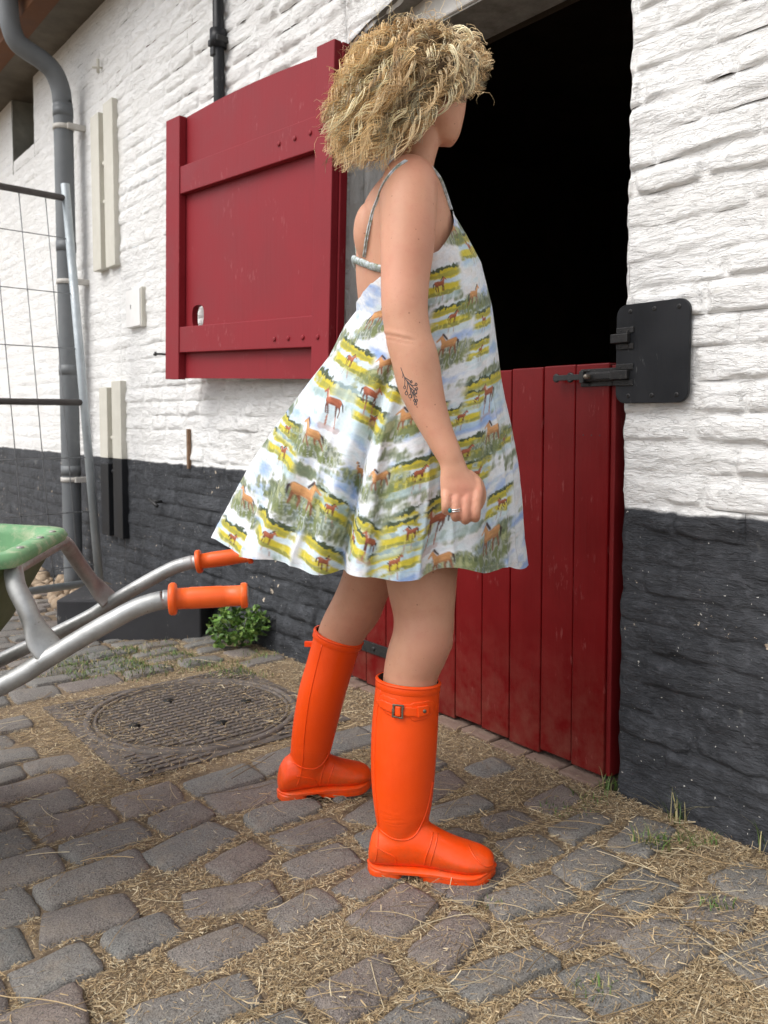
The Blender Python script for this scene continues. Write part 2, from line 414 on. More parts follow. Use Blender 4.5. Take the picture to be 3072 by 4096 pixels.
# ------------------------------------------------------------------ the barn
barn = empty('brick_barn', Wv(0, 0, 0), 'whitewashed brick barn with black tarred base and an open dark doorway', 'barn')
def arch(u): return 2.215-.27*(u-.555)**2
CH = .0705
def Bk(k, u): return k*CH + .0055*vn(u*1.3, k*7.3, seed=40)+.0025*vn(u*5, k*3.1, seed=41) if k > 0 else u*0+gz(u)-.05
def wall_h(uu, vv, u0, u1, b0, b1, q, amp):
    eu = np.minimum(uu-u0, u1-uu); eb = vv-b0; et = b1-vv
    wob = .006*vn(uu*24, vv*40, seed=50)+.004*vn(uu*9, vv*9, seed=48)
    e = sst(.0, .017, eu+wob)*sst(0, .010, eb+wob)*sst(0, .026, et+wob)
    joint = (.0030+.0115*sst(-.35, .55, vn(uu*6.1, vv*13, seed=51)+.35*vn(uu*1.7, vv*2, seed=49)))*amp
    off, tl, tb = q
    h = joint*e + e*(off+tl*(uu-(u0+u1)/2)+tb*(vv-(b0+b1)/2))*amp
    h = h-.010*amp
    h = h+amp*(.0050*fbm(uu*8, vv*17, seed=52, o=3)+.0048*fbm(uu*24, vv*50, seed=55, o=3)*(.5+.5*e)+.004*np.clip(vn(uu*35, vv*48, seed=44)-.25, 0, 1))+.010*fbm(uu*1.1, vv*1.3, seed=58, o=2)*np.minimum(amp, 1)
    return h
def brick_zone(ua, ub, va, vb, du, dv, kindcut, amp_f, store):
    k0 = int(va/CH); k1 = int(math.ceil(vb/CH))
    nu_tot = int(round((ub-ua)/du)); dirn = 1
    for k in range(k0, k1):
        q = np.random.default_rng(1000+k)
        i = 0; cuts = [0]; first = True
        while i < nu_tot:
            L = int(round((q.uniform(.17, .235) if not (k % 2 and first) else q.uniform(.09, .12))/du)); first = False
            i = min(i+max(L, 3), nu_tot)
            if nu_tot-i < 4: i = nu_tot
            cuts.append(i)
        for a, b in zip(cuts[:-1], cuts[1:]):
            u0 = ua+a*du; u1 = ua+b*du
            uu1 = ua+np.arange(a, b+1)*du; m = max(int(round(CH/dv)), 3)
            if k == 0: m = max(int(round((CH+.05)/dv)), 3)
            B0, B1 = Bk(k, uu1), Bk(k+1, uu1)
            if kindcut == 'arch' and k*CH+CH < arch(np.array([u0, u1])).min()-.0: continue
            T = np.linspace(0, 1, m+1)
            UU = np.repeat(uu1[:, None], m+1, 1); VV = B0[:, None]+(B1-B0)[:, None]*T[None]
            b0 = np.repeat(B0[:, None], m+1, 1); b1 = np.repeat(B1[:, None], m+1, 1)
            qq = (q.uniform(-.0028, .0035), q.uniform(-.035, .035), q.uniform(-.10, .0))
            amp = amp_f(UU, VV); H = wall_h(UU, VV, u0, u1, b0, b1, qq, amp)
            F = gridf(len(uu1), m+1)
            if kindcut == 'arch':
                ar = arch(UU)+.006*vn(UU*40, UU*0, seed=60)
                below = VV < ar; VV = np.maximum(VV, ar)
                H = H-.018*np.exp(-(VV-ar)/.010)
                bl = below.ravel(); F = F[~bl[F].all(1)]
                if len(F) == 0: continue
            if kindcut in ('right', 'left'):
                dist = -UU if kindcut == 'right' else UU-1.11
                H = H-.020*np.exp(-dist/.009)*(1)
                sgn = 1 if kindcut == 'right' else -1
                joint_in = np.exp(-np.minimum(VV-b0, b1-VV)/.008)
                UU = UU+sgn*(dist < 1e-6)*(.004*vn(VV*22, k*0.0, seed=61)-.010*joint_in+.003)
                UU = UU+sgn*(dist < .02)*(dist > 1e-6)*.003*vn(VV*22, 0, seed=61)
            Pw = W(UU, VV, H).reshape(-1, 3)
            c = W((u0+u1)/2, (k+.5)*CH)
            dcam = math.hypot(c[0], c[1])
            px = c[0]/c[1]*1800; vis = abs(px) < 880 and (c[2]-.9)/c[1]*1800 < 930
            store.append((dcam if vis else dcam+100, Pw, F))
cells = []
brick_zone(-.60, 0, 0, 3.10, .004, .0045, 'right', lambda U, Vv: .70+0*U, cells)
brick_zone(0, 1.11, 2.06, 3.10, .006, .0065, 'arch', lambda U, Vv: 1.0+0*U, cells)
def ampL(U, Vv): return .85-.45*sst(1.7, 3.0, U)-.12*sst(2.2, 3.0, Vv)*sst(1.8, 2.8, U)
brick_zone(1.11, 3.11, 0, 3.10, .008, .0088, 'left', ampL, cells)
brick_zone(3.11, 4.51, 0, 3.10, .014, .0141, 'none', lambda U, Vv: .32+0*U, cells)
brick_zone(4.51, 5.0, 0, 2.62, .014, .0141, 'none', lambda U, Vv: .32+0*U, cells)
brick_zone(5.0, 6.4, 0, 3.10, .014, .0141, 'none', lambda U, Vv: .32+0*U, cells)
cells.sort(key=lambda c: c[0])
LV, LF = [], []; off = 0
for k, (dd, Pw, F) in enumerate(cells):
    if k < 299:
        part('brick', Pw, F, M_WALL, barn)
    else:
        LV.append(Pw); LF.append(F+off); off += len(Pw)
part('brickwork', np.vstack(LV), np.vstack(LF), M_WALL, barn, kind='stuff', label='farther whitewashed and tarred brickwork')
# plain continuation of the wall beyond the picture on the right and behind the slot
for nm, (a, b, c, d_) in (('wall', (-6, -.6, -.05, 3.1)), ('wall', (6.4, 12, -.3, 3.1))):
    part(nm, [W(a, c, -.004), W(b, c, -.004), W(b, d_, -.004), W(a, d_, -.004)], [[0, 1, 2, 3]], M_WALL, barn)
# door reveals
def reveal(u_at, sgn, v1, nm, q1=.34):
    qs = np.linspace(.006, q1, 44); vs = np.linspace(-.02, v1, 280)
    Q, Vv = np.meshgrid(qs, vs, indexing='ij')
    h = .010*fbm(Q*9, Vv*7, seed=70, o=3)+.007*fbm(Q*30, Vv*22, seed=71, o=3)
    crack = np.exp(-((Q-.10-.003*vn(Vv*6, 0, seed=5))/.0035)**2); h = h-.012*crack
    P = W(u_at+sgn*((.008 if sgn > 0 else .022)-h), Vv, -Q)
    return part(nm, P.reshape(-1, 3), gridf(len(qs), len(vs)), M_REVEAL if sgn > 0 else M_WALL, barn)
reveal(1.11, 1, 2.16, 'door_jamb'); reveal(0.0, -1, 2.18, 'door_jamb')
# arch soffit and lintel beam
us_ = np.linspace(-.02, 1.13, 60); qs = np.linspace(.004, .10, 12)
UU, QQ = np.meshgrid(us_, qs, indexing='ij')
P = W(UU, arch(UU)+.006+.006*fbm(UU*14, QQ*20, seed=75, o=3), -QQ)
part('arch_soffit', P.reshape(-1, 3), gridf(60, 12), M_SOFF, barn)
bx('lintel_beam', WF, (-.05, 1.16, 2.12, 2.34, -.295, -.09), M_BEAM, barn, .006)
bx('lintel_underside_shade', WF, (-.04, 1.15, 2.113, 2.119, -.29, -.098), M_SOFF, barn, .001)  # thin grey sheet painting shade under the white beam
# dark inside: shell of the stable
def quad(nm, pts, m): return part(nm, pts, [[0, 1, 2, 3]], m, barn, smooth=False)
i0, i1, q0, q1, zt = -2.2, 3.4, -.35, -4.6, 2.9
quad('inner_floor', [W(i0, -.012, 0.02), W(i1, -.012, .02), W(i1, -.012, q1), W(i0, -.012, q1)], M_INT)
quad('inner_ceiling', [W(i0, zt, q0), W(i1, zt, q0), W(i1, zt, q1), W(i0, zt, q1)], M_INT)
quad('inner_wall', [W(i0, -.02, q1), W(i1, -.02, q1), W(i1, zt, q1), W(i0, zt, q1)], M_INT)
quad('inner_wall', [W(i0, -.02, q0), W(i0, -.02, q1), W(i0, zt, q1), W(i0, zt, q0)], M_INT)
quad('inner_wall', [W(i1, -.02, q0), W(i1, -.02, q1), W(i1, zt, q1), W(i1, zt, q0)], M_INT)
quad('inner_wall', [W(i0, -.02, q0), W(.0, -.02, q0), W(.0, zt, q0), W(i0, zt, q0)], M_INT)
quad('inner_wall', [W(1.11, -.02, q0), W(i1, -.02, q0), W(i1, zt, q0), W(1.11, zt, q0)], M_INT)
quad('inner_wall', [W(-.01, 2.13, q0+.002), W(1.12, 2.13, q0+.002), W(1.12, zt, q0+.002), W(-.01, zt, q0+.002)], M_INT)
bx('door_sill', WF, (-.02, 1.13, -.06, -.004, -.34, -.055), m_plain('worn_sill', (.16, .10, .08), (.24, .17, .13), .9, 25, .004), barn, .006)
# brick threshold row under the door
for k in range(9):
    bx('threshold_brick', WF, (.03+k*.122, .145+k*.122, -.05, .003-.002*(k % 3), -.05, .035-.01*(k % 2)), bpy.data.materials['worn_sill'], barn, .006)
# eaves
bx('eaves_soffit', WF, (-6, 12, 3.100, 3.125, -.35, .19), M_EAVE, barn, .002)
bx('wall_plate', WF, (-6, 12, 3.085, 3.30, .19, .30), M_TIMB, barn, .004)
bx('fascia_board', WF, (-6, 12, 3.21, 3.42, .42, .445), M_TIMB, barn, .003)
for k in range(14): bx('rafter', WF, (-2+k*.75, -1.93+k*.75, 3.27, 3.37, -.3, .42), M_TIMB, barn, .004)
rs = []
part('roof', [W(-6, 3.40, .52), W(12, 3.40, .52), W(12, 5.6, -3.2), W(-6, 5.6, -3.2), W(-6, 3.46, .52), W(12, 3.46, .52), W(12, 5.66, -3.2), W(-6, 5.66, -3.2)],
     [[0, 1, 2, 3], [4, 5, 6, 7], [0, 1, 5, 4], [2, 3, 7, 6], [1, 2, 6, 5], [0, 3, 7, 4]], m_plain('clay_tiles', (.20, .07, .04), (.3, .12, .07), .85, 18, .01), barn, smooth=False)
# ventilation slot at the far left: deep sides, splayed sill
s0, s1, t0, t1 = 4.51, 5.0, 2.62, 3.10
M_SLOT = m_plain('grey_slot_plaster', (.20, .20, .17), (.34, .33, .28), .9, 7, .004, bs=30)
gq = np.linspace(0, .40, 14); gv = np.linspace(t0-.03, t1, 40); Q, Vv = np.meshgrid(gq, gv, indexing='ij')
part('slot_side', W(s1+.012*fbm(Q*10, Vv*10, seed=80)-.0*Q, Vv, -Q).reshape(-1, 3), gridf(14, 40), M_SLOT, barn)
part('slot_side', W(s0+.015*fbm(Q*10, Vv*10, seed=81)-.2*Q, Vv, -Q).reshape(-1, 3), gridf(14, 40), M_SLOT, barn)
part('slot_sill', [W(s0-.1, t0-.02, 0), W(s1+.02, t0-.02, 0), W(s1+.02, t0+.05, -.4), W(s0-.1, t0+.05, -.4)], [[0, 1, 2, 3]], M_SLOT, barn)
part('slot_back', [W(s0-.1, t0-.05, -.4), W(s1+.1, t0-.05, -.4), W(s1+.1, t1, -.4), W(s0-.1, t1, -.4)], [[0, 1, 2, 3]], M_INT, barn)
part('slot_back', [W(s0+.03, t0+.02, -.15), W(s0+.15, t0-.0, -.15), W(s0+.15, t1, -.15), W(s0+.03, t1, -.15)], [[0, 1, 2, 3]], M_INT, barn)  # dark sheet ahead of the real back, shade painted in at the right

# ------------------------------------------------------------------ lower half door
door = empty('stable_door', Wv(1.05, 0, 0), 'closed red plank lower half of the stable door', 'door')
edges = [.034, .136, .240, .351, .458, .567, .675, .785, .895, 1.0, 1.085]
for k in range(10):
    q = np.random.default_rng(k+50)
    bx('plank', WF, (edges[k]+.0012, edges[k+1]-.0012, .012+.006*math.sin(k*2.1), 1.035+q.uniform(-.002, .002), -.040, -.006+q.uniform(-.0012, .0012)), M_DOOR if k else M_DOOR, door, .0032)
bx('plank_back', WF, (.0365, 1.083, .02, 1.028, -.062, -.042), M_DOORE, door, .002)
bx('edge_batten', WF, (.020, .0335, .014, 1.03, -.058, -.012), M_DOORE, door, .002)
def strap(u0, u1, v0, v1): bx('strap_hinge', WF, (u0, u1, v0, v1, -.0048, .001), M_BLACKM, door, .001)
strap(.80, 1.13, .118, .155); strap(.80, 1.13, .80, .84)
def disc(frame, u, v, o, r, t, n=16, dome=.3):
    vs = []; fs = []
    for j, (rr_, oo) in enumerate(((r, 0), (r, t*.6), (r*.75, t), (r*.3, t*1.05))):
        for k in range(n):
            a = 2*math.pi*k/n; vs.append(frame(u+rr_*math.cos(a), v+rr_*math.sin(a), o+oo))
    for j in range(3): fs += [[j*n+k, j*n+(k+1) % n, (j+1)*n+(k+1) % n, (j+1)*n+k] for k in range(n)]
    fs.append([3*n+k for k in range(n)]); return vs, fs
for u_ in (.87, .95, 1.03): part('hinge_bolt', *disc(WF, u_, .137, .001, .007, .004), M_BLACKM, door)
# nails in the planks
for u_ in (.06, .085, .11): part('nail', *disc(WF, u_, .86, -.006, .0022, .001, 8), M_BLACKM, door)
# sliding bolt
bolt = empty('slide_bolt', Wv(.06, 1.0, 0), 'black iron sliding bolt on top corner of the red door', 'bolt')
bx('base_plate', WF, (.012, .117, .980, 1.023, -.0048, -.001), M_BLACKM, bolt, .0008)
bx('guide', WF, (.014, .098, .992, 1.014, -.001, .0105), M_BLACKM, bolt, .002)
bx('bolt_bar', WF, (-.036, .190, .9965, 1.0105, .011, .0165), M_BLACKM, bolt, .001)
bx('guide', WF, (.094, .108, .988, 1.018, -.001, .0185), M_BLACKM, bolt, .002)
for uu_, r_ in ((.182, .008), (.138, .0095)):
    a = [(uu_+r_*math.cos(t)*.9, 1.0035+r_*math.sin(t), .013) for t in np.linspace(0, 2*math.pi, 17)[:-1]]
    v, f = tube([WF(*p) for p in a+[a[0]]], .0035, 8, cap=False); part('padlock_eye', v, f, M_BLACKM, bolt)
v, f = tube([WF(.077, 1.003, .014), WF(.077, 1.003, .032), WF(.077, 1.003, .036)], [.0052, .0056, .004], 12)
part('knob', v, f, m_metal('bare_knob', (.22, .19, .15), (.35, .31, .26), .4, .7, 60), bolt)
for u_, v_ in ((.025, 1.018), (.092, 1.018), (.025, .985), (.092, .985)): part('screw', *disc(WF, u_, v_, -.001, .003, .001, 10), M_BLACKM, bolt)

# ------------------------------------------------------------------ strike plate on the pier
plate = empty('strike_plate', Wv(-.1, 1.05, .02), 'square black steel plate with rounded corners screwed to the white pier', 'metal plate')
def rrect(u0, u1, v0, v1, r, n=7):
    pts = []
    for cx_, cy_, a0 in ((u1-r, v1-r, 0), (u0+r, v1-r, 90), (u0+r, v0+r, 180), (u1-r, v0+r, 270)):
        for k in range(n): a = R(a0+90*k/(n-1)); pts.append((cx_+r*math.cos(a), cy_+r*math.sin(a)))
    return pts
rp = rrect(-.190, -.001, .9365, 1.1655, .026); n_ = len(rp); vs = []; fs = []
uc, vc = -.0955, 1.051
for (sc, o_) in ((1, .012), (1, .0185), (.988, .020)):
    for (a, b) in rp: vs.append(W(uc+(a-uc)*sc, vc+(b-vc)*sc, o_))
for j in range(2): fs += [[j*n_+k, j*n_+(k+1) % n_, (j+1)*n_+(k+1) % n_, (j+1)*n_+k] for k in range(n_)]
fs += [[2*n_+k for k in range(n_)], [k for k in range(n_)][::-1]]
fixn(part('plate', vs, fs, M_BLACK, plate, smooth=False))
for u_, v_ in ((-.039, 1.149), (-.102, 1.149), (-.164, 1.148), (-.037, .954), (-.099, .954), (-.162, .954)):
    sc_ = part('screw', *disc(WF, u_, v_, .0195, .0055, .0018, 14), M_BLACKM, plate)
    ang = random.uniform(0, 1.5)
    for aa in (ang, ang+1.57):
        c_, s_ = math.cos(aa), math.sin(aa)
        fr = lambda a, b, o: WF(u_+a*c_-b*s_, v_+a*s_+b*c_, o)
        sl = part('slot', *box_pts(fr, -.0032, .0032, -.0006, .0006, .0211, .0217), m_plain('slot_dark', (.004, .004, .004), (.006, .006, .006)) if 'slot_dark' not in bpy.data.materials else bpy.data.materials['slot_dark'], sc_, smooth=False)
for vb_ in (1.077, .9925):
    k_ = bx('keeper', WF, (-.041, .006, vb_, vb_+.0215, .0205, .0345 if vb_ > 1 else .034), M_BLACKM, plate, .002)
    for v0_ in (vb_-.0145, vb_+.0225):
        rng2 = np.random.default_rng(int(v0_*1000))
        bx('flange', WF, (-.050, -.003, v0_, v0_+.0135, .0202, .0235), M_BLACKM, k_, .0012)
        for u_ in (-.036, -.016): part('rivet', *disc(WF, u_, v0_+.006, .0235, .0022, .001, 8), M_BLACKM, k_)

# ------------------------------------------------------------------ shutter: upper half door folded back against the wall
shut = empty('door_shutter', Wv(1.16, 1.04, .10), 'crimson upper half door swung open against the white wall', 'shutter')
a_ = R(3.4); tl = R(2.2)
DS = np.array([D[0]*math.cos(a_)+N[0]*math.sin(a_), D[1]*math.cos(a_)+N[1]*math.sin(a_), 0]); NS = np.array([N[0]*math.cos(a_)-D[0]*math.sin(a_), N[1]*math.cos(a_)-D[1]*math.sin(a_), 0])
P0 = W(1.16, 0, .10)-DS*.078
def SF_(s, v, o):
    ss = s*math.cos(tl)-v*math.sin(tl); vv = s*math.sin(tl)+v*math.cos(tl)
    p = P0+DS*ss+NS*o; return (p[0], p[1], 1.034+vv)
def topc(s): return 1.062+.022*math.sin(math.pi*min(max(s/1.118, 0), 1))
# boards (with the hand hole cut in the outer board)
bw = [.0, .19, .38, .57, .76, 1.118]
def board(s0, s1, hole=False):
    V = []; Fs = []; n = 13
    S = list(np.linspace(s0, s1, n)); T = [0, .19, .30, .42, .7, 1.0]
    if not hole:
        vs, fs = [], []
        for o_ in (-.060, -.034):
            for s in S:
                vs += [SF_(s, 0.0, o_), SF_(s, topc(s), o_)]
        m = 2*n
        for k in range(n-1):
            fs += [[m+2*k, m+2*k+2, m+2*k+3, m+2*k+1], [2*k, 2*k+1, 2*k+3, 2*k+2], [2*k+1, m+2*k+1, m+2*k+3, 2*k+3], [2*k, 2*k+2, m+2*k+2, m+2*k]]
        fs += [[0, m, m+1, 1], [2*(n-1), 2*(n-1)+1, m+2*(n-1)+1, m+2*(n-1)]]
        return vs, fs
    bm = bmesh.new(); hx, hy, hw, hh = .905, .25, .047, .050
    outl = [(s0, 0), (s1, 0)]+[(s, topc(s)) for s in np.linspace(s1, s0, 15)]
    hl = [(hx+hw*np.sign(math.cos(t))*abs(math.cos(t))**.7*(1+.08*math.sin(t)), hy+hh*np.sign(math.sin(t))*abs(math.sin(t))**.75) for t in np.linspace(0, 2*math.pi, 29)[:-1]]
    loops = []
    for L in (outl, hl):
        vv = [bm.verts.new((x, y, 0)) for x, y in L]; loops.append([bm.edges.new((vv[i], vv[(i+1) % len(vv)])) for i in range(len(vv))])
    bmesh.ops.triangle_fill(bm, use_beauty=True, edges=loops[0]+loops[1])
    r = bmesh.ops.extrude_face_region(bm, geom=list(bm.faces)); 
    for e in r['geom']:
        if isinstance(e, bmesh.types.BMVert): e.co.z = 1
    bmesh.ops.recalc_face_normals(bm, faces=bm.faces); bm.verts.index_update()
    vs = [SF_(v.co.x, v.co.y, -.060+.026*v.co.z) for v in bm.verts]; fs = [[v.index for v in f.verts] for f in bm.faces]; bm.free()
    return vs, fs
fixn(part('panel', *board(.0, 1.118, hole=True), M_SHUT, shut, smooth=False))
def sbx(nm, a, bev=.003): return bx(nm, SF_, a, M_SHUT, shut, bev)
sbx('stile', (-.006, .088, -.006, 1.082, -.030, 0)); sbx('stile_edge', (-.012, .02, -.004, 1.08, -.062, -.031))
sbx('stile', (1.005, 1.120, -.006, 1.070, -.033, 0))
sbx('ledge', (.0885, 1.0045, .755, .865, -.034, -.004)); sbx('ledge', (.0885, 1.0045, .106, .212, -.034, -.004))
for (s_, v_) in ((.298, .815), (.205, .815), (.118, .815), (.06, .815), (.31, .140), (.225, .140), (.14, .140), (.052, .138)):
    part('bolt_head', *disc(SF_, s_, v_, -.004 if s_ > .09 else 0, .0085, .005, 14), M_SHUT, shut)
# iron hinge between shutter and jamb, wall hook beyond the shutter's free edge
hg = empty('iron_hinge', Wv(1.12, 1.15, .0), 'dark iron pintle hinge between shutter and doorway corner', 'hinge')
bx('hinge_strap', WF, (1.085, 1.165, 1.115, 1.17, .012, .030), M_BLACKM, hg, .002); part('pintle', *tube([WF(1.12, 1.08, .035), WF(1.12, 1.20, .035)], .011, 12), M_BLACKM, hg)
hk = bx('wall_hook', WF, (2.50, 2.545, 1.195, 1.212, .0, .06), M_BLACKM, None, .002) if False else None
v, f = merge(tube([WF(2.53, 1.205, -.01), WF(2.53, 1.205, .06), WF(2.51, 1.20, .075)], .005, 8), tube([WF(2.53, 1.195, .06), WF(2.53, 1.215, .06)], .006, 8))
hk = mesh('wall_hook', v, f, M_BLACKM); tag(hk, 'small rusty iron hook in the wall at the shutter\'s free edge', 'hook')
# ------------------------------------------------------------------ rainwater pipe
pipe = empty('downpipe', Wv(3.63, -.05, .1), 'grey plastic rainwater downpipe bending up to the eaves at the left', 'downpipe')
path = smooth_path([WF(3.63, v, o) for v, o in ((-.085, .10), (.6, .10), (1.6, .10), (2.55, .10), (2.66, .103), (2.74, .113), (2.82, .15), (2.865, .212), (2.895, .285), (2.925, .335), (3.0, .366), (3.10, .376), (3.25, .38))], 5)
part('pipe', *tube(path, .052, 20), M_PVC, pipe)
for v_ in (2.60, 1.86, 1.17, .60):
    for z_, r_ in ((0, .0555),): part('socket', *tube([WF(3.63, v_-.02, .10), WF(3.63, v_+.035, .10)], .0545, 20), M_PVC, pipe)
for v_ in (2.52, 1.67, .555):
    c_ = part('pipe_clip', *tube([WF(3.63, v_-.012, .10), WF(3.63, v_+.014, .10)], .0575, 20), M_CLIP, pipe)
    part('clip_lug', *box_pts(WF, 3.555, 3.582, v_-.016, v_+.016, .0, .10, bev=.003), M_CLIP, c_, smooth=False)
gut = empty('gutter', Wv(3, 3.25, .5), 'grey half-round rain gutter under the roof edge', 'gutter')
g = []; gi = [];
for j, u_ in enumerate(np.linspace(-6, 11, 8)):
    for k in range(13):
        a = math.pi+math.pi*k/12; g.append(WF(u_, 3.36+.065*math.sin(a), .52+.065*math.cos(a)))
part('channel', g, gridf(8, 13), M_PVC, gut)
# ------------------------------------------------------------------ cream steel channels, box, conduit, iron strip
def channel(name, label, u0, u1, v0, v1, cream_from=None):
    e = empty(name, Wv((u0+u1)/2, v0, 0), label, 'steel channel', 'steel channels on the wall')
    um = u0+(u1-u0)*.52
    def seg(a, b, m):
        bx('flange', WF, (u0, um-.018, a, b, -.01, .030), m, e, .003)
        bx('flange', WF, (um+.018, u1, a, b-.03, -.01, .042), m, e, .003)
        bx('web', WF, (um-.0175, um+.0175, a+.01, b-.01, -.01, .016), m, e, .002)
    if cream_from: seg(v0, cream_from, M_BLACK); seg(cream_from+.001, v1, M_CREAM)
    else: seg(v0, v1, M_CREAM)
    for vv in (v0+.35, v1-.3): part('bolt_head', *disc(WF, um, vv, .016, .012, .012, 8), M_CREAM if vv > .7 else M_BLACK, e)
channel('steel_channel', 'tall cream steel double channel standing on the wall right of the downpipe', 3.09, 3.375, 1.70, 2.55)
channel('steel_channel', 'shorter steel double channel, cream above and black below, at the base of the wall', 3.05, 3.325, .27, 1.10, .69)
bxe = empty('meter_box', Wv(2.87, 1.36, 0), 'small white painted box with a keyhole on the wall left of the shutter', 'box')
bx('cover', WF, (2.79, 2.965, 1.362, 1.548, -.01, .026), m_plain('white_box_paint', (.78, .77, .75), (.83, .82, .8), .55), bxe, .004)
bx('box_side', WF, (2.778, 2.7895, 1.358, 1.552, -.01, .020), M_CREAM, bxe, .002)
part('keyhole', *disc(WF, 2.90, 1.47, .026, .004, .002, 10), M_BLACK, bxe); bx('keyhole', WF, (2.897, 2.903, 1.452, 1.468, .026, .0275), M_BLACK, bxe, .0005)
cd = empty('conduit', Wv(1.93, 2.2, .03), 'black cable conduit running up the white wall behind the shutter', 'conduit')
part('tube', *tube([WF(1.935, 1.35, .028), WF(1.935, 2.3, .028), WF(1.932, 3.09, .03)], .0225, 14), M_BLACK, cd)
part('coupling', *tube([WF(1.934, 2.405, .03), WF(1.934, 2.475, .03)], .034, 14), M_BLACK, cd)
bx('bracket', WF, (1.90, 1.985, 2.42, 2.445, -.005, .052), M_BLACKM, cd, .004)
bx('bracket', WF, (1.925, 1.955, 2.37, 2.42, .03, .058), M_BLACKM, cd, .004)
st_ = bx('rusty_strip', WF, (2.302, 2.318, .675, .855, -.004, .012), m_metal('rust', (.16, .09, .05), (.28, .18, .11), .8, .2, 60, (.6, .58, .52)), barn, .002)
st_.parent = None; st_.matrix_parent_inverse = Matrix(); tag(st_, 'thin rusty iron strip set upright in the white wall below the shutter', 'iron strip')
wn = mesh('wall_nail', *merge(tube([WF(3.30, 2.77, -.01), WF(3.30, 2.76, .05)], .006, 8), tube([WF(3.30, 2.81, .02), WF(3.30, 2.74, .02)], .009, 8)), M_CREAM); tag(wn, 'small painted bracket on the wall above the tall cream channel', 'bracket')
hb = mesh('tar_hook', *merge(tube([WF(2.62, .50, -.01), WF(2.62, .50, .05)], .008, 8), tube([WF(2.66, .51, .045), WF(2.56, .485, .05)], .008, 8)), M_BLACKM); tag(hb, 'black iron hook on the tarred wall base left of the dress', 'hook')

# ------------------------------------------------------------------ building-site fence panel
fe = empty('site_fence', (-1.46, 4.2, -.02), 'zinc tube mesh fence panel leaning in front of the downpipe', 'fence')
FB, FT = np.array([-1.445, 4.2, .02]), np.array([-1.578, 4.2, 2.06])     # end post
FD = np.array([-.72, -.69, 0.0]); FUP = (FT-FB)/np.linalg.norm(FT-FB)
def fp(s, h): return tuple(FB+FD*s+FUP*h)
part('post', *tube([fp(0, 0), fp(0, 2.045)], .021, 14), M_FENCE, fe)
part('post', *tube([fp(3.4, 0), fp(3.4, 2.045)], .021, 14), M_FENCE, fe)
part('top_rail', *tube([fp(.01, 1.975), fp(3.4, 1.975)], .0165, 12), M_BROWNR, fe)
part('middle_rail', *tube([fp(.01, .965), fp(3.4, .965)], .016, 12), M_BROWNR, fe)
part('bottom_rail', *tube([fp(.01, .055), fp(3.4, .055)], .019, 12), M_FENCE, fe)
for k in range(26): part('wire', *tube([fp(.105+k*.127, .055), fp(.105+k*.127, 1.975)], .0026, 5), M_WIRE, fe)
for k in range(7): part('wire', *tube([fp(0, .145+k*.272), fp(3.4, .145+k*.272)], .0026, 5), M_WIRE, fe)

# black stone block at the wall foot
blk = mesh('stone_block', *box_pts(lambda a, b, c: (a, b, c), -1.37, -.765, 3.44, 3.78, -.06, .145, bev=.008), m_paint('tarred_stone', (.03, .03, .033), (.05, .05, .054), .6, (.25, .24, .22), scratch=.7), smooth=False)
fixn(blk); blk.rotation_euler = (0, 0, 0); tag(blk, 'black painted stone block on the setts against the tarred wall', 'block')
# ------------------------------------------------------------------ manhole
man = empty('manhole_cover', (-.58, 2.52, 0), 'rusty cast-iron manhole cover with round lid in a square ribbed frame', 'manhole')
M0 = np.array([-.585, 2.515, 0]);
def MF(a, b, c): p = M0+D*a+N*b; return (p[0], p[1], c)
sq = [MF(a, b, -.003) for a, b in ((-.345, -.345), (.345, -.345), (.345, .345), (-.345, .345))]+[MF(a, b, -.06) for a, b in ((-.345, -.345), (.345, -.345), (.345, .345), (-.345, .345))]
part('frame_plate', sq, [[0, 1, 2, 3], [0, 1, 5, 4], [1, 2, 6, 5], [2, 3, 7, 6], [3, 0, 4, 7]], M_IRON, man, smooth=False)
def ringf(r0, r1, z, zb, n=72):
    vs = []; 
    for r_, z_ in ((r0, zb), (r0+.002, z), (r1-.002, z), (r1, zb)):
        for k in range(n): a = 2*math.pi*k/n; vs.append(MF(r_*math.cos(a), r_*math.sin(a), z_))
    fs = [[j*n+k, j*n+(k+1) % n, (j+1)*n+(k+1) % n, (j+1)*n+k] for j in range(3) for k in range(n)]
    return vs, fs
part('ring', *ringf(.299, .322, .005, -.003), M_IRON, man); part('ring', *ringf(.282, .293, .004, -.004), M_IRON, man)
lid = part('lid', [MF(.293*math.cos(a), .293*math.sin(a), -.0015) for a in np.linspace(0, 2*math.pi, 73)[:-1]], [list(range(72))], m_plain('gap_shade_lid', (.05, .04, .032), (.10, .08, .06), .9, 40, .002), man, smooth=False)  # lid colour darkened to paint shade into the gaps between blocks
tb = None; cnt = 0
vs, fs = box_pts(lambda a, b, c: (a, b, c), -.0165, .0165, -.0085, .0085, -.006, .0042, bev=.002)
me_blk = bpy.data.meshes.new('tread_block'); me_blk.from_pydata([tuple(D*a+N*b+np.array([0, 0, c])) for a, b, c in vs], [], fs); me_blk.materials.append(M_IRON)
for i in range(-14, 15):
    for j in range(-11, 12):
        a, b = i*.0245, j*.0405
        b += .0; 
        a, b = a, b
        r_ = math.hypot(a, b)
        inl = r_ < .266; infr = r_ > .334 and abs(a) < .33 and abs(b) < .322
        if not (inl or infr): continue
        if cnt >= 299: break
        # blocks lie with their long side along the out direction
        o = bpy.data.objects.new('tread_block', me_blk); link(o); p = MF(a, b, -.001)
        o.parent = man; o.matrix_parent_inverse = root_mw(man).inverted()
        o.matrix_basis = Matrix.Translation(p) @ Matrix.Rotation(R(90), 4, 'Z'); cnt += 1
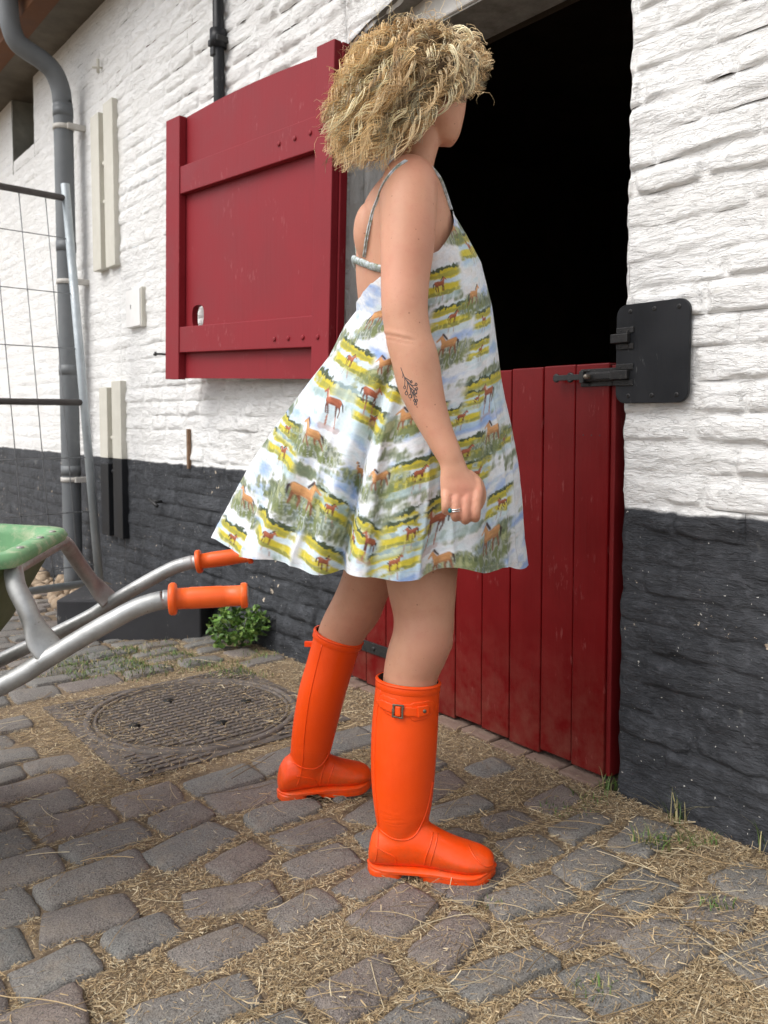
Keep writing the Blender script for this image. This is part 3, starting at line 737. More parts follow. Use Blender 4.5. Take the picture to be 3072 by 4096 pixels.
for a, b in ((.14, .02), (-.14, -.02), (.0, .19), (-.02, -.17)):
    v, f = tube([MF(a, b, .0), MF(a, b, .0045)], .017, 14); part('lift_hole', v, f, bpy.data.materials['slot_dark'], man)

# ------------------------------------------------------------------ wheelbarrow
wb = empty('wheelbarrow', (-1.0, 1.7, 0), 'green wheelbarrow with galvanised tube frame and two orange hand grips', 'wheelbarrow')
def P3(px, py, y):      # kept as plain metric points below
    pass
near = [(-1.62, 1.30, .02), (-1.20, 1.345, .185), (-.92, 1.375, .318), (-.652, 1.40, .446), (-.585, 1.408, .485), (-.508, 1.418, .531), (-.44, 1.428, .568), (-.408, 1.434, .580), (-.385, 1.438, .585), (-.372, 1.44, .586), (-.24, 1.458, .589)]
far = [(x-.078, y+.555, z-.030) for x, y, z in near]
far[-1] = (-.312, 2.005, .574)
for nm, pth, gr, ge in (('handle_tube', near, near[-2], near[-1]), ('handle_tube', far, far[-2], far[-1])):
    part(nm, *tube(smooth_path(pth, 5), .0165, 16), M_GALV if pth is near else M_GALV, wb)
    a, b = np.array(gr), np.array(ge); dx = (b-a)/np.linalg.norm(b-a)
    if pth is near: L = .132
    else: L = .132
    S = [(-.003, .0175), (-.003, .0265), (.0, .0285), (.006, .0285), (.009, .0265), (.0095, .0185), (.03, .0185), (.034, .0192), (.085, .0190), (.09, .0182), (L-.012, .0180), (L-.0115, .0215), (L-.009, .0225), (L-.003, .0225), (L, .0205), (L+.0005, .001)]
    part('grip', *tube([a+dx*s for s, r in S], [r for s, r in S], 28), M_GRIP, wb)
def leg(pth, rad, wplate):
    part('tray_stay', *tube(smooth_path(pth, 5), [( .0165, .0165)]*0 or .0168, 16), M_GALV if pth[0][1] < 1.7 else M_GALVD, wb)
def stay(pts, m):
    p = smooth_path(pts, 6); n = len(p); rad = []
    for i in range(n):
        t = i/(n-1); k = float(sst(.62, .86, t)); rad.append((.0165+.0095*k, .0165-.0085*k) if pts[0][1] < 1.7 else (.0165-.0085*k, .0165+.014*k))
    part('tray_stay', *tube(p, rad, 18), m, wb)
# near stay runs from the tray rim down to its weld plate on the near tube, far stay likewise
stay([(-.668, 1.485, .634), (-.655, 1.460, .628), (-.640, 1.437, .606), (-.621, 1.425, .580), (-.606, 1.42, .548), (-.590, 1.415, .520), (-.572, 1.412, .497)], M_GALV)
stay([(-.715, 1.78, .636), (-.708, 1.83, .626), (-.712, 1.88, .600), (-.706, 1.92, .560), (-.690, 1.945, .520), (-.675, 1.96, .492), (-.655, 1.965, .468)], M_GALVD)
# legs and wheel (mostly left of the picture)
part('leg', *tube(smooth_path([(-.98, 1.37, .29), (-.90, 1.37, .14), (-.92, 1.37, .02)], 5), .0165, 12), M_GALV, wb)
part('leg', *tube(smooth_path([(-1.06, 1.93, .27), (-.98, 1.93, .13), (-1.0, 1.93, .02)], 5), .0165, 12), M_GALV, wb)
part('cross_bar', *tube([(-.91, 1.37, .08), (-.99, 1.93, .08)], .013, 12), M_GALV, wb)
# tray: rim outline (rounded rectangle) in the barrow frame; X along the barrow, Yc across
ax = np.array([.992, .125, 0]); lat = np.array([-.125, .992, 0]); TC = np.array([-1.112, 1.563, 0])
def tray_ring(sx0, sx1, sw, z0, z1, r):
    pts = []
    for cx_, cy_, a0 in ((sx1-r, sw-r, 0), (sx0+r, sw-r, 90), (sx0+r, -sw+r, 180), (sx1-r, -sw+r, 270)):
        for k in range(9):
            a = R(a0+90*k/8); x_, y_ = cx_+r*math.cos(a), cy_+r*math.sin(a)
            t = (x_-sx0)/(sx1-sx0); p = TC+ax*x_+lat*y_; pts.append((p[0], p[1], z0+(z1-z0)*t))
    return pts
rings = [tray_ring(-.50, .450, .208, .705, .640, .05), tray_ring(-.503, .455, .213, .717, .651, .052), tray_ring(-.50, .448, .206, .728, .663, .05),
         tray_ring(-.475, .418, .184, .728, .664, .045), tray_ring(-.467, .410, .176, .71, .647, .045), tray_ring(-.40, .30, .150, .5, .49, .06), tray_ring(-.30, .17, .10, .34, .335, .06)]
vs = [p for r_ in rings for p in r_]; n_ = 36
fs = [[j*n_+k, j*n_+(k+1) % n_, (j+1)*n_+(k+1) % n_, (j+1)*n_+k] for j in range(6) for k in range(n_)]+[[6*n_+k for k in range(n_)]]
tr = part('tray', vs, fs, M_TRAY, wb)
out_ = [tray_ring(-.50, .450, .208, .705, .640, .05), tray_ring(-.48, .436, .196, .705, .643, .05), tray_ring(-.41, .350, .170, .495, .485, .06), tray_ring(-.305, .23, .115, .325, .325, .06)]
vs = [p for r_ in out_ for p in r_]; fs = [[j*n_+k, j*n_+(k+1) % n_, (j+1)*n_+(k+1) % n_, (j+1)*n_+k] for j in range(3) for k in range(n_)]+[[3*n_+k for k in range(n_)]]
part('tray_underside', vs, fs, M_TRAYO, wb)
part('rim_tube', *tube([tuple(TC+ax*.44+lat*s+np.array([0, 0, .634])) for s in (-.17, -.05, .05, .18)], .0125, 12), M_GALVD, wb)
for s in (-.10, .03, .12):
    p = TC+ax*.435+lat*s; v, f = disc(lambda a, b, c: (p[0]+a, p[1]+b, .6635+c), 0, 0, 0, .007, .003, 12); part('rivet', v, f, M_GALVD, tr)
# wheel
wc = TC+ax*-.62; tyre = []
ang = np.linspace(0, 2*math.pi, 33)
v, f = tube([(wc[0]+ax[0]*.145*math.cos(t), wc[1]+ax[1]*.145*math.cos(t), .185+.145*math.sin(t)) for t in ang], .04, 12, cap=False)
whl = part('wheel', *tube([tuple(wc+lat*-.03+np.array([0, 0, .185])), tuple(wc+lat*.03+np.array([0, 0, .185]))], .108, 24), M_GALVD, wb); part('tyre', v, f, M_BLACK, whl)

# ------------------------------------------------------------------ leafy weed at the wall
def leaf_cloud(center, n, spread, size, cols, seed, name, parent):
    q = np.random.default_rng(seed); V_ = []; F_ = []; C_ = []
    for k in range(n):
        p = q.normal(0, 1, 3); p /= np.linalg.norm(p); r_ = q.uniform(.35, 1)**.5
        lump = 1+.35*vn(p[0]*2.5, p[1]*2.5, p[2]*2.5, seed=seed)
        c = np.array(center)+p*np.array(spread)*r_*lump; c[2] = max(c[2], .012)
        s = size*q.uniform(.6, 1.3); t = np.array([q.normal(0, 1), q.normal(0, 1), q.normal(.5, .5)]); t /= np.linalg.norm(t)
        b = np.cross(t, q.normal(0, 1, 3)); b /= np.linalg.norm(b); nn = np.cross(t, b)
        base = len(V_)
        V_ += [c-t*s*.5, c+b*s*.30-t*s*.1+nn*s*.08, c+b*s*.24+t*s*.25+nn*s*.04, c+t*s*.6-nn*s*.08, c-b*s*.24+t*s*.25+nn*s*.04, c-b*s*.30-t*s*.1+nn*s*.08, c-nn*s*.02]
        F_ += [[base+6, base+a, base+a_] for a, a_ in ((0, 1), (1, 2), (2, 3), (3, 4), (4, 5), (5, 0))]
        cc = np.array(cols[q.integers(len(cols))])*q.uniform(.7, 1.25); C_ += [cc]*7
    return part(name, V_, np.array([[int(i) for i in f] for f in F_]), M_LEAF, parent, col=np.array(C_), smooth=False)
weed = empty('leafy_weed', (-.56, 3.25, 0), 'bushy green weed growing where the tarred wall meets the setts', 'plant')
G_ = [(.10, .20, .035), (.14, .26, .05), (.07, .14, .03), (.20, .30, .07)]
leaf_cloud((-.60, 3.26, .075), 520, (.095, .08, .080), .024, G_, 3, 'foliage', weed)
leaf_cloud((-.50, 3.22, .10), 200, (.05, .05, .07), .023, G_, 4, 'foliage', weed)
for k in range(9):
    a = random.uniform(0, 6.28); part('stem', *tube([(-.57, 3.25, -.01), (-.57+.04*math.cos(a), 3.25+.04*math.sin(a), .07), (-.57+.08*math.cos(a), 3.25+.07*math.sin(a), .13)], .002, 5), M_LEAF, weed, col=np.full((15, 3), .15))
# ------------------------------------------------------------------ straw, chaff and grass
def surf_z(x, y):
    ix = ((x-RX0)/RC).astype(int); iy = ((y-RY0)/RC).astype(int)
    ok = (ix >= 0) & (ix < RNX) & (iy >= 0) & (iy < RNY)
    z = np.full(len(x), -1.0); z[ok] = ras[ix[ok], iy[ok]]
    u_, w_ = uw(x, y); soil = gz(u_)-.0085
    on = z > -.5; man_ = (np.abs(u_-MC[0]) < .34) & (np.abs(w_-MC[1]) < .34)
    return np.where(on, z, np.where(man_, 0.001, soil)), on, man_
def scatter(n, seed, ok_joint, on_stone):
    q = np.random.default_rng(seed); X = []; Y = []; tot = 0
    while tot < n:
        m = n*3
        y = .95+3.0*q.random(m)**1.35; x = (q.random(m)*2-1)*.56*y
        u_, w_ = uw(x, y)
        z, on, man_ = surf_z(x, y)
        patch = sst(-.25, .45, fbm(x*3.2, y*3.2, seed=90, o=4))
        right = sst(.1, -.5, u_-.25*w_)+.8*np.exp(-((u_+.1)/.6)**2-((w_-.3)/.5)**2)+.9*np.exp(-((x+.25)/.5)**2-((y-2.75)/.35)**2)+.8*np.exp(-((x+.75)/.3)**2-((y-1.75)/.2)**2)
        pr = np.where(on, on_stone*(patch*.5+right*1.0)**2, ok_joint*(.6+.4*patch+.3*right))
        pr = np.where(man_, .30*(.3+patch), pr)
        keep = (q.random(m) < pr) & (w_ > .012) & (u_ < 3.2)
        # feet of the boots
        X.append(x[keep]); Y.append(y[keep]); tot += keep.sum()
    return np.concatenate(X)[:n], np.concatenate(Y)[:n]
def straw_cols(q, n):
    base = np.array([[.48, .355, .20], [.56, .44, .27], [.36, .26, .145], [.26, .185, .11], [.64, .54, .36], [.42, .30, .16]])
    return base[q.integers(0, 6, n)]*q.uniform(.55, 1.1, (n, 1))
def strips(n, seed, l0, l1, w0, w1, lift, jo, st, name, lab):
    q = np.random.default_rng(seed); x, y = scatter(n, seed, jo, st); z, on, _ = surf_z(x, y); n = len(x)
    L = q.uniform(l0, l1, n)*q.uniform(.5, 1, n); wd = q.uniform(w0, w1, n); a = q.uniform(0, 2*math.pi, n); ti = q.normal(0, .22, n)
    d = np.stack([np.cos(a)*np.cos(ti), np.sin(a)*np.cos(ti), np.sin(ti)], 1); s = np.stack([-np.sin(a), np.cos(a), q.normal(0, .5, n)], 1)
    c = np.stack([x, y, z+np.abs(np.sin(ti))*L*.5+q.random(n)*lift+.0012], 1)
    bend = (q.normal(0, .12, n)*L)[:, None]*s
    A0 = c-d*L[:, None]/2; A1 = c+bend; A2 = c+d*L[:, None]/2; sw = s*wd[:, None]/2; up = np.array([0, 0, 1])*wd[:, None]*.45
    if l1 < .02:
        V_ = np.stack([A0-sw, A2-sw*.6, A2+up*.5, A0+up, A2+sw*.6, A0+sw], 1).reshape(-1, 3)
        f = np.array([[0, 1, 2, 3], [3, 2, 4, 5]])[None]+(np.arange(n)*6)[:, None, None]
        o = mesh(name, V_, f.reshape(-1, 4), M_STRAW, col=np.repeat(straw_cols(q, n), 6, 0), smooth=False, kind='stuff'); o['label'] = lab; return o
    V_ = np.stack([A0-sw, A0+sw, A1-sw, A1+sw, A2-sw*.6, A2+sw*.6, A0+up, A1+up, A2+up*.5], 1).reshape(-1, 3)
    b = (np.arange(n)*9)[:, None, None]; f = np.array([[0, 2, 7, 6], [2, 4, 8, 7], [6, 7, 3, 1], [7, 8, 5, 3]])[None]+b
    C_ = np.repeat(straw_cols(q, n), 9, 0)
    o = mesh(name, V_, f.reshape(-1, 4), M_STRAW, col=C_, smooth=False, kind='stuff'); o['label'] = lab; return o
strips(85000, 31, .005, .018, .0007, .0018, .004, 1.0, .035, 'chaff', 'short dry chaff filling the joints between the setts')
strips(4000, 32, .02, .05, .0008, .0019, .008, .8, .12, 'short_straw', 'short straw pieces lying on the paving')
def stalks(n, seed):
    q = np.random.default_rng(seed); x, y = scatter(n, seed, .6, .4); V_ = []; F_ = []; C_ = []; cols = straw_cols(q, n)*.95
    for k in range(n):
        L = q.uniform(.05, .20); a = q.uniform(-.5, 1.1) if q.random() < .6 else q.uniform(0, 6.28); m = 7; s = np.linspace(-.5, .5, m)
        cv = q.normal(0, .5); aa = a+cv*s*1.2; px_ = x[k]+np.cumsum(np.cos(aa))*L/m; py_ = y[k]+np.cumsum(np.sin(aa))*L/m
        z_, _, _ = surf_z(px_, py_); zz = max(z_.max(), z_.mean())*.7+z_*.3+.0025+q.random()*.006+np.linspace(0, q.normal(0, .007), m).clip(-.002, .02)
        r_ = q.uniform(.0005, .0011); nx, ny = -math.sin(a), math.cos(a)
        for i in range(m):
            for dx_, dz_ in ((1, -.4), (-1, -.4), (0, 1)): V_.append((px_[i]+nx*r_*dx_, py_[i]+ny*r_*dx_, zz[i]+r_*dz_+r_)); C_.append(cols[k])
        b = k*m*3; F_ += [[b+i*3+j, b+i*3+(j+1) % 3, b+(i+1)*3+(j+1) % 3, b+(i+1)*3+j] for i in range(m-1) for j in range(3)]
    o = mesh('straw_stalks', np.array(V_), np.array(F_), M_STRAW, col=np.array(C_), kind='stuff'); o['label'] = 'long dry straw stalks scattered over the setts'
stalks(380, 33)
def grass(spots, seed):
    q = np.random.default_rng(seed); V_ = []; F_ = []; C_ = []
    for (cx_, cy_, r_, n, h) in spots:
        for k in range(n):
            a = q.uniform(0, 6.28); rr_ = r_*q.random()**.6; bx_, by_ = cx_+rr_*math.cos(a)*1.4, cy_+rr_*math.sin(a)
            z0 = surf_z(np.array([bx_]), np.array([by_]))[0][0]-.003; l = h*q.uniform(.5, 1.2); da = q.uniform(0, 6.28); ln = q.uniform(.3, 1.1); w_ = q.uniform(.0012, .0025)
            c = np.array([.09, .15, .035])*q.uniform(.7, 1.5) if q.random() < .75 else np.array([.33, .28, .13])*q.uniform(.7, 1.2)
            b = len(V_); sx, sy = -math.sin(da)*w_, math.cos(da)*w_
            for i, t in enumerate((0, .4, .75, 1)):
                x_ = bx_+math.cos(da)*l*ln*t*t; y_ = by_+math.sin(da)*l*ln*t*t; zz = z0+l*(t-.35*ln*t*t); k_ = 1-t*.9
                V_ += [(x_-sx*k_, y_-sy*k_, zz), (x_+sx*k_, y_+sy*k_, zz)]; C_ += [c, c]
            F_ += [[b+2*i, b+2*i+1, b+2*i+3, b+2*i+2] for i in range(3)]
    o = mesh('grass', np.array(V_), np.array(F_), M_LEAF, col=np.array(C_), kind='stuff'); o['label'] = 'sparse green grass growing between the setts'
sp = [(.57, 1.72, .03, 60, .04), (.67, 1.73, .03, 45, .035), (.62, 1.50, .025, 40, .025), (.42, 1.88, .05, 60, .018), (.50, 1.95, .04, 50, .02),
      (.66, 1.83, .02, 20, .09), (.33, 1.27, .03, 40, .02), (.55, 2.0, .02, 30, .05), (.80, 1.70, .02, 12, .12), (.40, 1.05, .03, 50, .02), (.20, 1.5, .02, 20, .015)]
q = np.random.default_rng(8)
for k in range(46): 
    x_, y_ = q.uniform(-1.25, -.45), q.uniform(2.85, 3.3); sp.append((x_, y_, .05, 45, .022))
grass(sp, 12)
# ------------------------------------------------------------------ the woman
person = empty('person', (.05, 1.77, 0), 'woman with curly blonde hair in a horse print sundress and orange rubber boots', 'person')
def m_skin():
    s = MT('skin'); p = s.pos()
    c = s.mix(s.ramp(s.noise(9, 5, .6, p), [(.3, 0), (.7, 1)]), (.52, .262, .165), (.61, .325, .212))
    c = s.mix(s.ramp(s.noise(45, 4, .6, p), [(.5, 0), (.75, .35)]), c, (.50, .20, .135))
    v = s.n('ShaderNodeTexVoronoi'); v.inputs['Scale'].default_value = 62; s.l(p, v.inputs['Vector'])
    big = s.ramp(s.math('ADD', v.outputs['Distance'], s.math('MULTIPLY', s.ramp(s.noise(17, 2, .5, p), [(.45, 0), (.6, 1)]), -.04)), [(.045, .65), (.085, 0)])
    sel = s.ramp(s.sep(v.outputs['Color'])[0], [(.58, 0), (.60, 1)])
    c = s.mix(s.math('MULTIPLY', big, sel), c, (.22, .085, .045))
    v2 = s.n('ShaderNodeTexVoronoi'); v2.inputs['Scale'].default_value = 190; s.l(p, v2.inputs['Vector'])
    sel2 = s.math('MULTIPLY', s.ramp(s.sep(v2.outputs['Color'])[1], [(.62, 0), (.66, 1)]), s.ramp(v2.outputs['Distance'], [(.10, .30), (.28, 0)]))
    c = s.mix(sel2, c, (.40, .17, .10))
    at = s.n('ShaderNodeAttribute'); at.attribute_name = 'Col'; c = s.mix(s.math('MULTIPLY', at.outputs['Fac'], .55), c, (.60, .20, .15))
    s.b.inputs['Subsurface Weight'].default_value = .12; s.b.inputs['Subsurface Radius'].default_value = (.012, .004, .002)
    s.b.inputs['Subsurface Scale'].default_value = 1.0
    return s.set(c, .50, s.bump(s.noise(420, 4, .6, p), .0006, .5), spec=.35)
M_SKIN = m_skin()
def ering(c, a, b, n=28, e=2.0, rot=0):
    out = []
    for k in range(n):
        t = 2*math.pi*k/n; cx_, sx_ = math.cos(t), math.sin(t)
        x = a*math.copysign(abs(cx_)**(2/e), cx_); y = b*math.copysign(abs(sx_)**(2/e), sx_)
        out.append((c[0]+x*math.cos(rot)-y*math.sin(rot), c[1]+x*math.sin(rot)+y*math.cos(rot), c[2]))
    return out
def loft(rings):
    n = len(rings[0]); vs = [p for r in rings for p in r]
    fs = [[j*n+k, j*n+(k+1) % n, (j+1)*n+(k+1) % n, (j+1)*n+k] for j in range(len(rings)-1) for k in range(n)]
    return vs, fs+[list(range(n))[::-1], [(len(rings)-1)*n+k for k in range(n)]]
def interp_rows(rows, m):
    rows = np.array(rows, float); t = np.arange(len(rows)); T = np.linspace(0, len(rows)-1, m)
    P = smooth_path(rows, max(2, m//len(rows))); return np.array(P)
def remeshed(name, pieces, voxel, smooth_it, mat, parent, fac=.5):
    """joins closed pieces into one continuous skin"""
    me = bpy.data.meshes.new('tmp'); V_, F_ = merge(*pieces); me.from_pydata(V_, [], F_)
    bm = bmesh.new(); bm.from_mesh(me); bmesh.ops.recalc_face_normals(bm, faces=bm.faces); bm.to_mesh(me); bm.free()
    o = bpy.data.objects.new('tmp', me); link(o)
    r = o.modifiers.new('r', 'REMESH'); r.mode = 'VOXEL'; r.voxel_size = voxel; r.use_smooth_shade = True
    s = o.modifiers.new('s', 'SMOOTH'); s.factor = fac; s.iterations = smooth_it
    dg = bpy.context.evaluated_depsgraph_get(); m2 = bpy.data.meshes.new_from_object(o.evaluated_get(dg))
    bpy.data.objects.remove(o); m2.name = name; m2.materials.clear(); m2.materials.append(mat)
    m2.polygons.foreach_set('use_smooth', np.ones(len(m2.polygons), bool))
    ob = bpy.data.objects.new(name, m2); link(ob); return adopt(ob, parent)
def limb(rows, b_ratio=1.0, n=24, m=30):
    """rows (x, y, z, halfwidth) swept with perpendicular rings"""
    P = interp_rows(rows, m); return tube([p[:3] for p in P], [(p[3], p[3]) if b_ratio == 1 else (p[3], p[3]*b_ratio) for p in P], n)
def hstack(rows, br, n=28, m=30, e=2.0, rot=0):
    """horizontal rings (x, y, z, a) with depth = a*br or own column"""
    P = interp_rows(rows, m); return loft([ering(p[:3], p[3], p[4] if len(p) > 4 else p[3]*br, n, e, rot) for p in P])
torso = [(.050, 1.77, .66, .085, .13), (.0496, 1.77, .70, .1, .155), (.0446, 1.765, .758, .108, .162), (.043, 1.765, .856, .108, .155), (.0443, 1.765, .954, .096, .135), (.0466, 1.765, 1.04, .0895, .122),
         (.0456, 1.765, 1.098, .0935, .122), (.0464, 1.765, 1.175, .1035, .132), (.0454, 1.765, 1.232, .1045, .138), (.0455, 1.765, 1.299, .0985, .140), (.0450, 1.765, 1.345, .0850, .142), (.050, 1.765, 1.378, .068, .122), (.056, 1.762, 1.405, .051, .080), (.058, 1.76, 1.425, .041, .055)]
near_leg = [(.060, 1.70, .74, .085), (.0669, 1.70, .6963, .088), (.0738, 1.69, .6405, .0820), (.0756, 1.675, .5869, .0738), (.0776, 1.665, .5482, .0685), (.0803, 1.66, .5087, .0622), (.0801, 1.655, .4835, .0611), (.0758, 1.65, .4565, .0604), (.0675, 1.65, .4329, .0596), (.0601, 1.65, .4121, .0577), (.0536, 1.65, .3846, .055), (.0498, 1.645, .3284, .0535), (.0493, 1.635, .2182, .044), (.04, 1.63, .12, .034)]
far_leg = [(.03, 1.84, .74, .082), (.0005, 1.84, .6796, .0771), (-.0141, 1.86, .6144, .0680), (-.03, 1.875, .5559, .0610), (-.0466, 1.885, .5092, .0577), (-.0641, 1.9, .4651, .0590), (-.0871, 1.91, .4269, .0554), (-.1011, 1.92, .396, .0541), (-.1107, 1.925, .3638, .0516), (-.1287, 1.93, .2961, .0474), (-.153, 1.937, .1829, .0370), (-.168, 1.945, .14, .0250)]
arm = [(.050, 1.69, 1.362, .050), (.0502, 1.662, 1.362, .054), (.0479, 1.642, 1.334, .0565), (.0465, 1.62, 1.2846, .0545), (.0434, 1.6, 1.2195, .0510), (.04, 1.585, 1.165, .0462), (.0384, 1.57, 1.1113, .0438), (.0418, 1.565, 1.0765, .0428), (.0477, 1.56, 1.0435, .0432), (.0575, 1.555, 1.0115, .0440), (.0669, 1.55, .9643, .0420), (.0841, 1.54, .9129, .0340), (.1019, 1.53, .8704, .0277), (.1187, 1.52, .8351, .0240), (.126, 1.517, .816, .0210), (.131, 1.516, .795, .0150)]
def mirror_arm():      # the far arm hangs straight down on the other side
    return [(.055, 1.86, 1.35, .05), (.055, 1.90, 1.345, .054), (.056, 1.915, 1.30, .050), (.06, 1.925, 1.20, .045), (.065, 1.93, 1.10, .042), (.07, 1.93, 1.05, .041), (.09, 1.925, .96, .038), (.11, 1.915, .87, .028), (.122, 1.91, .82, .024)]
neck = [(.050, 1.765, 1.375, .058, .075), (.055, 1.76, 1.40, .046, .056), (.062, 1.755, 1.43, .0425, .047), (.070, 1.75, 1.46, .043, .046), (.078, 1.745, 1.50, .046, .050), (.08, 1.74, 1.54, .05, .055)]
HC = np.array([.086, 1.728, 0.]); HA = R(43); HF = np.array([math.cos(HA), math.sin(HA), 0]); HS = np.array([-math.sin(HA), math.cos(HA), 0])
head = [(1.466, .050, .012, .012), (1.4695, .047, .030, .026), (1.478, .042, .041, .036), (1.492, .034, .052, .047), (1.508, .022, .066, .056), (1.527, .010, .080, .066), (1.548, .002, .090, .072), (1.572, -.003, .095, .0755), (1.60, -.007, .0975, .077), (1.63, -.010, .094, .074), (1.655, -.012, .083, .065), (1.674, -.012, .062, .048), (1.685, -.012, .035, .027), (1.688, -.012, .012, .01)]
head = [((z-1.466)*.90+1.466, f*.93, a*.95, b*.97) for z, f, a, b in head]
hr = [ering((HC[0]+HF[0]*f, HC[1]+HF[1]*f, z), a, b, 30, 2.15, HA) for z, f, a, b in head]
def hp(f, s, z): p = HC+HF*f*.95+HS*s*.97; return (p[0], p[1], (z-1.466)*.90+1.466)
nose = tube([hp(.086, 0, 1.582), hp(.096, 0, 1.562), hp(.106, 0, 1.545), hp(.100, 0, 1.535), hp(.085, 0, 1.533)], [.007, .009, .0115, .011, .008], 12)
lips = tube([hp(.083, -.022, 1.512), hp(.0895, -.01, 1.5135), hp(.0915, 0, 1.513), hp(.0895, .01, 1.5135), hp(.083, .022, 1.512)], [.002, .005, .0062, .005, .002], 10)
brow = [tube([hp(.077, s*.045, 1.592), hp(.088, s*.025, 1.596), hp(.088, s*.01, 1.592)], [.004, .006, .005], 10) for s in (-1, 1)]
chin = tube([hp(.066, -.012, 1.482), hp(.072, 0, 1.481), hp(.066, .012, 1.482)], [.012, .0145, .012], 12)
def ear(s): return tube([hp(-.004, s*.072, 1.548), hp(-.008, s*.080, 1.553), hp(-.014, s*.083, 1.572), hp(-.010, s*.082, 1.590), hp(.002, s*.077, 1.592)], [.006, .008, .007, .007, .004], 10)
def hand(wr, sx, y_sign, z0):
    pcs = []
    return pcs
def finger(pts, rs): return tube(smooth_path(pts, 4), list(np.interp(np.linspace(0, 1, (len(pts)-1)*4+1), np.linspace(0, 1, len(rs)), rs)), 12)
def fist(dx, y0, sg, dz=0):
    """right hand hanging in a loose fist; back of the hand looks towards -y*sg; knuckles in a row along x"""
    X = lambda x: x+dx
    P = lambda x, y, z: (X(x), y0+sg*y, z+dz)
    pcs = [loft([[P(c+a*math.cos(t)*1., yy+b*math.sin(t), z) for t in np.linspace(0, 2*math.pi, 21)[:-1]] for (c, yy, z, a, b) in
           ((.1170, .006, .842, .0240, .0215), (.1245, .002, .822, .0240, .0205), (.1285, -.001, .806, .0258, .019), (.1335, -.003, .792, .0318, .017), (.1385, -.005, .778, .0368, .0165), (.1415, -.005, .765, .0388, .0165), (.1420, -.002, .756, .0370, .0155), (.1420, .004, .748, .033, .012))])]
    for x0, x1, zk, zp, r in ((.1125, .1120, .763, .7400, .0085), (.1315, .1292, .763, .7285, .0089), (.1505, .1472, .764, .7235, .0092), (.1695, .1655, .768, .7270, .0089)):
        pcs.append(finger([P(x0, .004, zk+.020), P(x0, -.0100, zk), P((x0+x1)/2, -.0185, (zk+zp)/2+.002), P(x1, -.0185, zp), P(x1+.001, -.002, zp-.0075), P(x1+.001, .014, zp-.001), P(x1, .019, zp+.012), P(x1, .010, zp+.019)], [r*.95, r*1.26, r*.98, r*1.04, r*.95, r*.90, r*.88, r*.78]))
    pcs.append(finger([P(.150, .006, .800), P(.170, .012, .782), P(.179, .018, .762), P(.176, .020, .744), P(.166, .020, .732), P(.154, .018, .728)], [.013, .0125, .0105, .0098, .0095, .008]))
    return pcs
far_hand = fist(-.004, 1.91, -1, .006)
pieces = [hstack(torso, 1, m=56, e=2.2), limb(near_leg, 1, 28, 60), limb(far_leg, 1, 28, 60), limb(arm, 1, 26, 70), limb(mirror_arm(), 1, 24, 50), hstack(neck, 1, m=24), loft(hr), nose, lips, chin, ear(-1), ear(1)]+brow+fist(0, 1.515, 1)+far_hand
# bust, shoulder blade, collar slope, kneecaps, calf, deltoid, elbow
def blob(c, r, n=12):
    bm = bmesh.new(); bmesh.ops.create_uvsphere(bm, u_segments=16, v_segments=n, radius=1)
    vs = [(c[0]+p.co.x*r[0], c[1]+p.co.y*r[1], c[2]+p.co.z*r[2]) for p in bm.verts]; fs = [[q.index for q in f.verts] for f in bm.faces]; bm.free(); return vs, fs
pieces += [blob((.118, 1.715, 1.215), (.050, .048, .054)), blob((.118, 1.815, 1.215), (.050, .048, .054)), blob((-.028, 1.692, 1.272), (.034, .036, .062)), blob((.050, 1.622, 1.315), (.040, .040, .050)), blob((.030, 1.583, 1.150), (.030, .034, .07)), blob((.072, 1.547, .985), (.030, .030, .055)), blob((.118, 1.642, .462), (.020, .026, .030)), blob((-.025, 1.83, 1.275), (.035, .045, .07)),
           blob((.085, 1.76, 1.35), (.040, .10, .06)), blob((.052, 1.70, 1.375), (.05, .07, .032)), blob((.052, 1.83, 1.375), (.05, .07, .032)),
           blob((.114, 1.655, .455), (.026, .034, .034)), blob((-.035, 1.92, .46), (.028, .034, .034)), blob((.045, 1.665, 1.345), (.052, .056, .042)), blob((.03, 1.60, 1.052), (.018, .022, .02)),
           blob((-.03, 1.70, .78), (.06, .075, .075)), blob((-.03, 1.83, .78), (.06, .075, .075))]
tv_, tf_ = merge(hstack(torso, 1, m=56, e=2.2)); TBV = BVHTree.FromPolygons(tv_, tf_)
body = remeshed('body', pieces, .0029, 2, M_SKIN, person)
vg = body.vertex_groups.new(name='soft'); co = np.empty(len(body.data.vertices)*3, np.float32); body.data.vertices.foreach_get('co', co); co = co.reshape(-1, 3)
handm = (co[:, 2] < .80) & (co[:, 2] > .70) & (co[:, 0] > .10) & ((co[:, 1] < 1.56) | (co[:, 1] > 1.86))
vg.add([int(i) for i in np.where(~handm)[0]], 1.0, 'REPLACE')
ms = body.modifiers.new('s', 'SMOOTH'); ms.factor = .5; ms.iterations = 12; ms.vertex_group = 'soft'
dg = bpy.context.evaluated_depsgraph_get(); m3 = bpy.data.meshes.new_from_object(body.evaluated_get(dg)); body.modifiers.clear(); body.data = m3; body.vertex_groups.clear()
bm_ = bmesh.new(); bm_.from_mesh(body.data)
